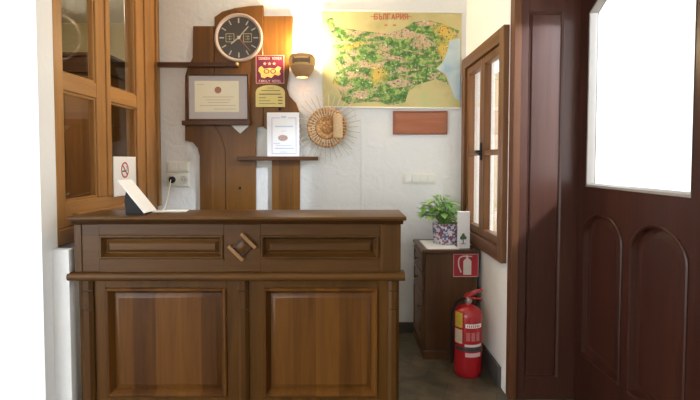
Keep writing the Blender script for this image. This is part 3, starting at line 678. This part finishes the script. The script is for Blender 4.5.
# switch plate, sockets
def plate(nm, label, cat, a_, b_, dep=.012, g=None):
    p0, p1 = at(*a_, WY-dep), at(*b_, WY-dep); e = empty(nm, ((p0.x+p1.x)/2, WY, p1.z), label, cat)
    mm = MB(); mm.box(p0.x, p1.x, WY-dep, WY-.0005, p1.z, p0.z, .004, seg=2); mm.build('cover_plate', M['white'], e); return e, p0, p1
e, p0, p1 = plate('light_switch', 'white four gang light switch strip on the wall above the plant', 'switch', (402.8, 173), (436, 184))
for k in range(4):
    w = (p1.x-p0.x-.02)/4; x = p0.x+.01+k*w; m = MB(); m.box(x+.006, x+w-.006, WY-.017, WY-.0122, p1.z+.014, p0.z-.012, .003, Matrix.Identity(4)); m.build('rocker', plain('rocker_white', (.76, .77, .72), .35) if k == 0 else bpy.data.materials['rocker_white'], e)
e, p0, p1 = plate('light_switch', 'white double switch above the wall socket beside the wooden board', 'switch', (166.5, 161), (189, 172.4))
for k in range(2):
    w = (p1.x-p0.x-.02)/2; x = p0.x+.01+k*w; m = MB(); m.box(x+.003, x+w-.003, WY-.017, WY-.0122, p1.z+.012, p0.z-.012, .003); m.build('rocker', bpy.data.materials['rocker_white'], e)
e, p0, p1 = plate('wall_socket', 'white double power socket below the switch at the left of the back wall', 'socket', (166.5, 173), (189, 186.5))
for px in (171.5, 183.5):
    c = at(px, 179.8, WY-.0125); m = MB(); m.lathe([(.034, 0), (.034, .003), (.030, .004), (.028, .0005)], (c.x, WY-.0122, c.z), 'Y', 28); o = m.build('outlet', plain('outlet_grey', (.60, .60, .56), .4) if px < 175 else bpy.data.materials['outlet_grey'], e)
    if px > 175:
        for dx in (-.010, .010):
            m = MB(); m.lathe([(.004, 0), (.004, .001)], (c.x+dx, WY-.0132, c.z), 'Y', 8); m.build('pin_hole', M['black'], o)
c = at(171.5, 179.8, WY-.04)
pl = empty('power_cord', (c.x, WY-.02, c.z), 'black plug with a white cord hanging from the wall socket', 'cord')
m = MB(); m.lathe([(.026, .0045), (.026, .020), (.018, .034), (.008, .040)], (c.x, WY-.0125, c.z), 'Y', 20); m.build('plug', M['black'], pl)
e0 = Vector((c.x-.002, WY-.053, c.z)); e1 = at(166, 210, 3.45); e2 = at(163.5, 214, 3.1)
m = MB(); pts = []
e2 = Vector((at(164, 213, 2.72).x, 2.72, ZC+.0095)); e3 = Vector((e2.x+.01, 2.66, ZC+.0095))
for k in range(13):
    t = k/12; p = (1-t)**2*e0 + 2*t*(1-t)*Vector(((e0.x+e2.x)/2, (e0.y+e2.y)/2, (e0.z+e2.z)/2-.06)) + t*t*e2; pts.append(p)
m.tube(pts+[e3], .0035, 8); m.build('cable', M['white'], pl)

# ---------------------------------------------------------------- small cabinet
KX0, KX1, KY0, KY1, KZ = .56, .925, 3.33, 3.78, .775
cb = empty('side_cabinet', ((KX0+KX1)/2, (KY0+KY1)/2, 0), 'small brown wooden cabinet with drawers in the corner', 'cabinet')
part('body', M['cab_z'], cb, (KX0, KX1, KY0, KY1, .06, KZ-.026))
part('plinth', M['cab_z'], cb, (KX0-.012, KX1, KY0-.012, KY1, 0, .059))
part('cabinet_top', M['cab_y'], cb, (KX0-.022, KX1+.003, KY0-.022, KY1, KZ-.025, KZ), bev=.006)
def panel_left(mb, y0, y1, z0, z1, x, prof):
    mb.loops([[(x+d, y0+i, z0+i), (x+d, y1-i, z0+i), (x+d, y1-i, z1-i), (x+d, y0+i, z1-i)] for i, d in prof])
for za, zb, nm in ((.61, .735, 'drawer'), (.47, .60, 'drawer'), (.09, .46, 'door')):
    m = MB(); panel_left(m, KY0+.02, KY1-.02, za, zb, KX0, [(0, -.0005), (0, -.016), (.004, -.018), (.025, -.018), (.035, -.010), (.04, -.010), (.055, -.015)]); o = m.build(nm, M['cab_y'] if nm == 'drawer' else M['cab_z'], cb)
    m = MB(); zk = (za+zb)/2 if nm == 'drawer' else .36
    m.lathe([(.006, -.016), (.006, -.028), (.014, -.033), (.012, -.042), (.004, -.045)], (KX0, (KY0+KY1)/2 if nm == 'drawer' else KY0+.06, zk), 'X', 14); m.build('knob', M['cab_z'], o)

# paper cloth on cabinet
Z = KZ+.0005
lc_ = empty('lace_runner', (.67, 3.5, KZ), 'white lace edged cloth spread on the cabinet under the plant', 'cloth')
m = MB(); m.box(.585, .80, 3.345, 3.70, Z, Z+.003, .001); m.build('cloth', M['paper'], lc_)
m = MB()
for k in range(18):
    x = .585+.215*(k+.5)/18; m.lathe([(.0075, 0), (.0075, .0022)], (x, 3.342, Z), 'Z', 10)
for k in range(28):
    y = 3.345+.355*(k+.5)/28; m.lathe([(.0075, 0), (.0075, .0022)], (.582, y, Z), 'Z', 10)
o = m.build('lace_edge', plain('lace_white', (.74, .72, .72), .8), lc_)
# plant
pY = 3.58; pc = at(445, 240, pY); pc.z = Z+.0035; k_ = pY/F
pt = empty('potted_plant', (pc.x, pY, pc.z), 'leafy green plant in a mosaic pot on the cabinet', 'plant')
pc.x = at(445.5, 235, pY).x; ph = 20*k_
m = MB(); m.lathe([(11.8*k_, 0), (12.4*k_, .004), (13.0*k_, ph-.012), (13.5*k_, ph-.010), (13.5*k_, ph), (12.6*k_, ph), (12.2*k_, ph-.03), (.01, ph-.03)], pc, 'Z', 36); m.build('pot', M['mosaic'], pt)
m = MB(); m.lathe([(12.1*k_, ph-.029), (11*k_, ph-.018), (.01, ph-.015)], pc, 'Z', 24); m.build('soil', plain('dark_soil', (.05, .03, .02), .9, var=.4), pt)
def leaf(mb, base, d, L_, W_, droop):
    d = d.normalized(); s = d.cross(Vector((0, 0, 1)))
    if s.length < .1: s = Vector((1, 0, 0))
    s.normalize(); n = s.cross(d).normalized(); rows = []
    for i, w in enumerate((.05, .75, 1.0, .82, .45, .02)):
        t = i/5; c = base + d*(L_*t) - Vector((0, 0, droop*L_*t*t)); rows.append((c - s*(W_/2*w) + n*(W_*.12*w), c, c + s*(W_/2*w) + n*(W_*.12*w)))
    vs = [[mb.bm.verts.new(p) for p in r] for r in rows]
    for a_, b_ in zip(vs[:-1], vs[1:]):
        for j in (0, 1): mb.bm.faces.new((a_[j], a_[j+1], b_[j+1], b_[j]))
fo = MB(); stm = MB(); top = Vector((pc.x, pc.y, pc.z+ph-.02)); rnd = random.Random(11)
for i in range(85):
    a = rnd.uniform(0, 2*PI); rad = rnd.uniform(.02, 1)**.7
    tip = Vector((pc.x-.030 + math.cos(a)*rad*.145, pc.y + math.sin(a)*rad*.09, pc.z+ph+.015 + (1-rad*rad*.7)*rnd.uniform(.06, .205)))
    if tip.x > pc.x+.07: tip.z -= .05; tip.z = max(tip.z, pc.z+ph+.01)
    r0 = top + Vector((rnd.uniform(-.05, .05), rnd.uniform(-.05, .05), 0))
    mid = lerp(r0, tip, .6)+Vector((0, 0, .03)); stm.tube([r0, mid, tip], .0022, 5)
    out = Vector((math.cos(a+rnd.uniform(-.6, .6)), math.sin(a+rnd.uniform(-.6, .6))-.35, rnd.uniform(-.35, .55)))
    leaf(fo, tip, out, rnd.uniform(.060, .095), rnd.uniform(.036, .054), rnd.uniform(.1, .5))
stm.build('stems', plain('stem_green', (.14, .26, .06), .6), pt); fo.build('foliage', M['leaf'], pt, 60)
# printed carton
gY = 3.365; p0, p1 = at(458.5, 212, gY), at(470.5, 241, gY)
gc = empty('printed_carton', ((p0.x+p1.x)/2, gY+.03, KZ), 'upright white carton printed with a green tree beside the plant', 'box')
p1.z = KZ+.0005
m = MB(); m.loops([[(x, y, p1.z) for x, y in ((p0.x, gY), (p1.x-.002, gY+.012), (p1.x+.001, gY+.055), (p0.x+.004, gY+.046))], [(x, y, p0.z) for x, y in ((p0.x, gY), (p1.x-.002, gY+.012), (p1.x+.001, gY+.055), (p0.x+.004, gY+.046))]]); m.build('carton', M['paper'], gc)
m = MB(); ex = Vector((p1.x-.002-p0.x, .012, 0)).normalized(); nn = Vector((ex.y, -ex.x, 0)); wd_ = (p1.x-p0.x)
o_ = Vector((p0.x, gY, p1.z))+ex*(wd_*.42)+nn*.0006
for (cx, cz, r) in ((0, .082, .017), (-.012, .074, .012), (.013, .075, .012), (0, .098, .010)):
    m.loops([[o_+ex*(cx+r*math.cos(2*PI*k/14))+Vector((0, 0, cz+r*math.sin(2*PI*k/14)))+nn*(t+.0003*cx/.01*0) for k in range(14)] for t in (0, .0008)])
m.build('printed_crown', plain('print_green', (.12, .20, .10), .8, var=.3), gc)
m = MB(); m.bar(o_+Vector((0, 0, .035)), o_+Vector((0, 0, .075)), .007, .0008, nn); m.bar(o_+ex*-.018+Vector((0, 0, .033)), o_+ex*.018+Vector((0, 0, .033)), .004, .0008, nn); m.build('printed_trunk', plain('print_brown', (.20, .13, .08), .8), gc)

# extinguisher sign on the cabinet front
ey = KY0-.0006; p0, p1 = at(453, 251.3, ey), at(478.5, 277, ey)
p0.z = min(p0.z, KZ-.027)
es = empty('extinguisher_sign', ((p0.x+p1.x)/2, ey, p1.z), 'square red fire extinguisher sign on the end of the small cabinet', 'sign')
m = MB(); m.box(p0.x, p1.x, ey-.004, ey, p1.z, p0.z, .001); m.build('plate', M['sign_red'], es)
yy = ey-.0042; w = p1.x-p0.x; hh = p0.z-p1.z
def S(u, v): return (p0.x+u*w, p0.z-v*hh)
m = MB(); t_ = .006
for bx in ((p0.x+.003, p0.x+.003+t_/2, p1.z+.003, p0.z-.003), (p1.x-.003-t_/2, p1.x-.003, p1.z+.003, p0.z-.003), (p0.x+.003, p1.x-.003, p0.z-.006, p0.z-.003), (p0.x+.003, p1.x-.003, p1.z+.003, p1.z+.006)): m.box(bx[0], bx[1], yy-.0006, yy, bx[2], bx[3])
m.prism([S(*q) for q in ((.40, .90), (.71, .90), (.71, .32), (.66, .25), (.59, .20), (.59, .14), (.74, .14), (.74, .10), (.59, .09), (.57, .07), (.51, .07), (.51, .20), (.45, .25), (.40, .32))], yy-.0008, yy)
hp = [(.52, .11), (.40, .11), (.30, .14), (.23, .22), (.21, .35), (.22, .50), (.26, .65), (.32, .80)]
for q0, q1 in zip(hp[:-1], hp[1:]):
    a, b = S(*q0), S(*q1); m.bar((a[0], yy, a[1]), (b[0], yy, b[1]), .009, .0007)
m.build('extinguisher_symbol', plain('sign_white', (.74, .66, .60), .5), es)

# fire extinguisher
fY = 3.10; fx = at(467.3, 374, fY).x; fr = 14.4*fY/F; fk = fY/F
fe = empty('fire_extinguisher', (fx, fY, 0), 'red fire extinguisher standing on the floor by the small cabinet', 'fire extinguisher')
zb_ = .0; zt_ = at(467, 306, fY).z
m = MB(); m.lathe([(fr*.86, .0), (fr*.92, .006), (fr*.95, .02), (fr*.98, .028), (fr, .04), (fr, zt_-.055), (fr*.97, zt_-.035), (fr*.88, zt_-.018), (fr*.70, zt_-.004), (fr*.45, zt_+.006), (.024, zt_+.012), (.022, zt_+.022)], (fx, fY, 0), 'Z', 40); m.build('cylinder', M['red'], fe)
m = MB(); m.lathe([(.020, zt_+.0225), (.020, zt_+.030), (.026, zt_+.031), (.026, zt_+.046), (.016, zt_+.05), (.016, zt_+.062)], (fx, fY, 0), 'Z', 18); m.build('valve', M['metal'], fe)
m = MB(); zz = zt_+.050
m.loops([[(fx-.022, fY+s_*.011, zz), (fx+.030, fY+s_*.011, zz+.012), (fx+.092, fY+s_*.010, zz+.002), (fx+.094, fY+s_*.010, zz-.008), (fx+.035, fY+s_*.011, zz-.002), (fx-.020, fY+s_*.011, zz-.012)] for s_ in (-1, 1)]); m.build('carry_handle', M['red'], fe)
m = MB(); m.loops([[(fx-.028, fY+s_*.010, zz+.014), (fx-.005, fY+s_*.012, zz+.034), (fx+.045, fY+s_*.012, zz+.052), (fx+.088, fY+s_*.011, zz+.066), (fx+.092, fY+s_*.011, zz+.054), (fx+.05, fY+s_*.012, zz+.038), (fx+.02, fY+s_*.012, zz+.020), (fx-.02, fY+s_*.012, zz+.006)] for s_ in (-1, 1)]); m.build('squeeze_lever', M['red'], fe)
m = MB(); m.lathe([(.014, 0), (.014, .012), (.011, .013)], (fx, fY-.021, zt_+.040), 'Y', 18); m.build('pressure_gauge', M['metal'], fe)
m = MB(); m.tube([(fx-.016, fY, zt_+.044), (fx-.045, fY-.004, zt_+.050), (fx-.080, fY-.008, zt_+.025), (fx-.102, fY-.012, zt_-.03), (fx-.108, fY-.014, zt_-.10), (fx-.108, fY-.014, zt_-.22), (fx-.105, fY-.014, zt_-.30)], .0095, 10); ho = m.build('hose', M['black'], fe)
m = MB(); m.tube([(fx-.105, fY-.014, zt_-.301), (fx-.104, fY-.014, zt_-.37)], .012, 12, .008); m.build('nozzle', M['black'], ho)
def wrap(name, mat, a0, a1, z0, z1, dr=.0012, parent=fe):
    mm = MB(); n = 14; o_ = []
    for k in range(n+1):
        a = a0+(a1-a0)*k/n; o_.append([(fx+r*math.sin(a), fY-r*math.cos(a), z) for r, z in ((fr+.0002, z0), (fr+dr, z0), (fr+dr, z1), (fr+.0002, z1))])
    mm.loops(o_); return mm.build(name, mat, parent)
def zf(py): return at(467, py, fY-fr).z
wrap('yellow_label', plain('label_yellow', (.62, .42, .05), .5, var=.3, scale=40), -1.25, -.62, zf(329), zf(314))
wrap('pale_label', plain('label_pale', (.62, .50, .36), .5, var=.35, scale=60), -1.25, -.62, zf(345), zf(331))
wrap('black_band', M['ink_black'], -1.25, .95, zf(352), zf(348.2))
wrap('white_label', M['paper'], -.40, .82, zf(328.5), zf(324.6))
wrap('white_label', plain('label_white_small', (.70, .62, .62), .5), -.45, .80, zf(347.4), zf(345))
wrap('pink_label', plain('label_pink', (.70, .42, .42), .5), -.40, .75, zf(357.5), zf(353.5))
for a0 in (-.35, .0, .36): wrap('pictogram', plain('pictogram_pink', (.52, .12, .12), .5) if a0 < -.3 else bpy.data.materials['pictogram_pink'], a0, a0+.26, zf(341.5), zf(333))
m = MB()
for k, a in enumerate((-.28, -.14, 0, .14, .28, .42, .56)):
    r = fr+.0016; m.bar((fx+r*math.sin(a), fY-r*math.cos(a), zf(327.7)), (fx+r*math.sin(a), fY-r*math.cos(a), zf(325.4)), .008, .0006, (math.sin(a), -math.cos(a), 0))
m.build('lettering', plain('label_text', (.55, .12, .12), .6), fe)

# ---------------------------------------------------------------- right window
w2 = empty('window_2', (XR, (wy0+wy1)/2, wz0), 'brown wooden casement window with two sashes in the right wall', 'window', kind='structure')
fx0, fx1 = XR-.035, XR+.042
fw = .085
part('frame_jamb', M['win_z'], w2, (fx0, fx1, wy0, wy0+fw, wz0, wz1)); part('frame_jamb', M['win_z'], w2, (fx0, fx1, wy1-fw, wy1, wz0, wz1))
part('frame_head', M['win_y'], w2, (fx0, fx1, wy0+fw, wy1-fw, wz1-fw, wz1)); part('frame_sill', M['win_y'], w2, (fx0, fx1, wy0+fw, wy1-fw, wz0, wz0+fw))
ymid = (wy0+wy1)/2+.0
for (a, b) in ((wy0+fw+.002, ymid-.001), (ymid+.001, wy1-fw-.002)):
    t_ = .052; x0, x1 = XR-.015, XR+.035; z0, z1 = wz0+fw+.002, wz1-fw-.002; zc = 1.45
    sa = MB()
    sa.box(x0, x1, a, a+t_, z0, z1, .004); sa.box(x0, x1, b-t_, b, z0, z1, .004); sa.box(x0, x1, a+t_, b-t_, z0, z0+t_, .004); sa.box(x0, x1, a+t_, b-t_, z1-t_, z1, .004)
    sh = sa.build('sash', M['win_z'], w2)
    m = MB(); m.box(x0+.004, x1-.004, a+t_, b-t_, zc-.018, zc+.018, .003); m.build('glazing_bar', M['win_y'], sh)
    m = MB(); m.box(XR+.016, XR+.021, a+t_-.004, b-t_+.004, z0+t_-.004, zc-.018); m.box(XR+.016, XR+.021, a+t_-.004, b-t_+.004, zc+.018, z1-t_+.004); m.build('glass_pane', M['glass'], sh)
hd = MB(); hd.box(XR-.024, XR-.0155, ymid-.018, ymid+.018, 1.40, 1.52, .003); hd.tube([(XR-.024, ymid, 1.46), (XR-.055, ymid, 1.46), (XR-.057, ymid-.02, 1.455), (XR-.055, ymid-.10, 1.44)], .008, 8); hd.build('window_handle', M['black'], w2)

# ---------------------------------------------------------------- panelled jamb
jb = empty('trim_3', ((XR+XD)/2, JY+.03, 0), 'wide dark wooden panelled post beside the entrance door', 'door post', kind='structure')
def J(px, py): return at(px, py, JY)
jx0, jx1 = J(527.5, 150).x, J(561.5, 150).x; jz1, jz0 = J(540, 11).z, J(540, 378).z
part('edge_post', M['jamb_edge'], jb, (XR, XR+.042, JY-.012, JY+.06, 0, 2.6))
m = MB(); a, b = XR+.0425, XD-.002
m.box(a, jx0, JY, JY+.06, 0, 2.6, .002); m.box(jx1, b, JY, JY+.06, 0, 2.6, .002); m.box(jx0, jx1, JY, JY+.06, 0, jz0); m.box(b, XD+.10, JY, JY+.06, 0, 2.52); m.box(jx0, jx1, JY, JY+.06, jz1, 2.6); m.build('post_frame', M['jamb'], jb)
m = MB(); panel_front(m, jx0+.0005, jx1-.0005, jz0+.0005, jz1-.0005, JY, [(0, .05), (0, .000), (.004, .004), (.010, .012), (.014, .012), (.020, .003), (.022, .003)]); m.build('post_panel', M['jamb'], jb)
# ---------------------------------------------------------------- entrance door
dr = empty('door_1', (XD+.03, 2.26, 0), 'dark reddish wooden entrance door with arched panels and a bright pane', 'door', kind='structure')
D0, D1 = 1.76, JY-.0006          # near, far
zg0 = atx(586, 186.5, XD).z; dt = .055; ztd = 2.50
gy0, gy1 = 1.85, 2.672; zsp = 2.205; rise = .13
def arc_z(y, i=0):
    c = (gy0+gy1)/2; hw = (gy1-gy0)/2; return zsp + rise*(1-((y-c)/hw)**2)
def arch_outline(y0, y1, z0, zs_, rise_, inset, n=28):
    a, b = y0+inset, y1-inset; c = (a+b)/2; hw = (b-a)/2; pts = [(a, z0+inset), (b, z0+inset)]
    for k in range(n+1):
        u = math.cos(PI*k/n); y = c+hw*u; pts.append((y, zs_-inset*.4 + (rise_-inset*.4)*max(0., 1-u*u)**.5))
    return pts
# leaf: stiles and rails with openings
pan = [(2.300, 2.685), (1.855, 2.240)]; pz0 = .30; psp = .98; prise = .14
lf = MB()
lf.box(XD, XD+dt, D0, pan[1][0], 0, ztd); lf.box(XD, XD+dt, pan[0][1], D1, 0, ztd)
lf.box(XD, XD+dt, pan[1][1], pan[0][0], pz0, zg0-.02); lf.box(XD, XD+dt, pan[1][0], pan[0][1], 0, pz0)
def fill_above(y0, y1, zlow, ztop_, n=28):       # solid between a curve and a flat top
    lo_, hi_ = [], []
    ys = [(y0+y1)/2-(y1-y0)/2*math.cos(PI*k/n) for k in range(n+1)]
    sec = [[(XD, y, zlow(y)), (XD+dt, y, zlow(y)), (XD+dt, y, ztop_), (XD, y, ztop_)] for y in ys]
    lf.loops(sec)
for a, b in pan:
    c = (a+b)/2; hw = (b-a)/2
    fill_above(a, b, lambda y: psp + prise*max(0., 1-((y-c)/hw)**2)**.5, zg0)
lf.box(XD, XD+dt, pan[1][1], pan[0][0], zg0-.02, zg0)
lf.box(XD, XD+dt, pan[1][0], gy0, zg0, ztd); lf.box(XD, XD+dt, gy1, pan[0][1], zg0, ztd)
fill_above(gy0, gy1, arc_z, ztd)
lf.build('leaf_frame', M['door_z'], dr)
for a, b in pan:
    m = MB(); m.loops([[(XD+d, y, z) for y, z in arch_outline(a+.0005, b-.0005, pz0+.0005, psp-.0005, prise, i)] for i, d in ((0, .05), (0, -.004), (.006, -.008), (.014, -.006), (.024, .020), (.032, .022), (.070, .010), (.072, .010))]); m.build('arched_panel', M['door_z'], dr)
def glass_outline(i, n=20):
    a, b = gy0+i, gy1-i; pts = [(a, zg0+i), (b, zg0+i)]
    for k in range(n+1):
        y = b+(a-b)*k/n; c = (gy0+gy1)/2; hw = (gy1-gy0)/2; pts.append((y, zsp-i*.8+rise*(1-((y-c)/hw)**2)))
    return pts
m = MB(); m.loops([[(XD+d, y, z) for y, z in glass_outline(i)] for i, d in ((.0005, .002), (.0005, .040), (.020, .040), (.020, .030), (.012, .002))], ring=True); m.build('glazing_bead', plain('pale_bead', (.24, .21, .18), .6), dr)
m = MB(); m.loops([[(XD+d, y, z) for y, z in glass_outline(.004)] for d in (.0405, .0455)]); m.build('glass_pane', M['glass_door'], dr)

# ---------------------------------------------------------------- outside
m = MB(); m.box(XD+.16, 14, -8, 14, -.14, -.02); structure('ground', m, M['pave'], 'pale terrace paving outside the door', 'ground')
m = MB(); m.box(2.6, 2.8, 6.2, 12, -.02, 2.9); structure('wall_outside', m, M['outside'], 'pale ochre wall outside the right window', 'wall')
m = MB(); m.box(XD+.1605, XD+.80, 2.86, 2.98, -.02, 2.699); structure('wall_porch', m, M['plaster_w'], 'short white porch wall outside beside the entrance door', 'wall')  # added blocker, keeps the door spot from passing the right window
hx = XD+.55; hp_ = atx(638, 28, hx)
hl = empty('hanging_lamp', (hp_.x, hp_.y, hp_.z+.05), 'small pale cone lamp hanging outside the door pane', 'lamp')
m = MB(); m.lathe([(.028, .045), (.024, .043), (.008, -.01), (.004, -.05)], (hp_.x, hp_.y, hp_.z), 'Z', 16); m.build('cone_shade', plain('frosted_grey', (.10, .10, .10), .5), hl)
m = MB(); m.tube([(hp_.x, hp_.y, hp_.z+.045), (hp_.x, hp_.y, 2.70)], .002, 6); m.build('wire', M['metal'], hl)
m = MB(); m.box(XD+.1601, XD+1.0, 1.2, 3.4, 2.70, 2.74); structure('trim_4', m, M['door_y'], 'wooden porch eave above the entrance door outside', 'eave')

# ---------------------------------------------------------------- light
wld = bpy.data.worlds.new('daylight'); bpy.context.scene.world = wld; wld.use_nodes = True
bg = wld.node_tree.nodes['Background']; bg.inputs[0].default_value = (.93, .97, 1, 1); bg.inputs[1].default_value = 3.5
def light(name, kind, loc, energy, color, **kw):
    l = bpy.data.lights.new(name, kind); l.energy = energy; l.color = color
    for k, v in kw.items(): setattr(l, k, v)
    o = bpy.data.objects.new(name, l); C.objects.link(o); o.location = loc; return o
def aim(o, t): o.rotation_euler = (Vector(t)-o.location).to_track_quat('-Z', 'Y').to_euler()
light('lamp_light', 'POINT', (lc.x, WY-.115, lc.z+.16), 25, (1, .77, .47), shadow_soft_size=.03)
o = light('lamp_downlight', 'POINT', (lc.x, WY-.10, lc.z-.02), .7, (1, .85, .65), shadow_soft_size=.03)
o = light('lamp_of_next_room', 'POINT', (-2.0, 3.6, 2.6), 16, (1, .86, .6), shadow_soft_size=.12)  # added fill that brightens the next room, no fitting modelled there
o = light('door_daylight', 'SPOT', (2.98, 1.05, 2.86), 620, (.74, .86, 1), shadow_soft_size=.13, spot_size=math.radians(30), spot_blend=.5); aim(o, (1.20, JY, 1.62))
# ---------------------------------------------------------------- camera
cd = bpy.data.cameras.new('camera'); cam = bpy.data.objects.new('camera', cd); C.objects.link(cam)
cam.location = (0, 0, EYE); cam.rotation_euler = (PI/2 - T, 0, 0)
cd.sensor_width = 36; cd.lens = F/700*36; cd.shift_x = (350-CX)/700; cd.shift_y = (CY-200)/700; cd.clip_start = .02
sc = bpy.context.scene; sc.camera = cam
vs = sc.view_settings; vs.view_transform = 'Standard'; vs.look = 'None'; vs.exposure = .55; vs.gamma = 1; vs.use_curve_mapping = False
sc.cycles.use_denoising = True
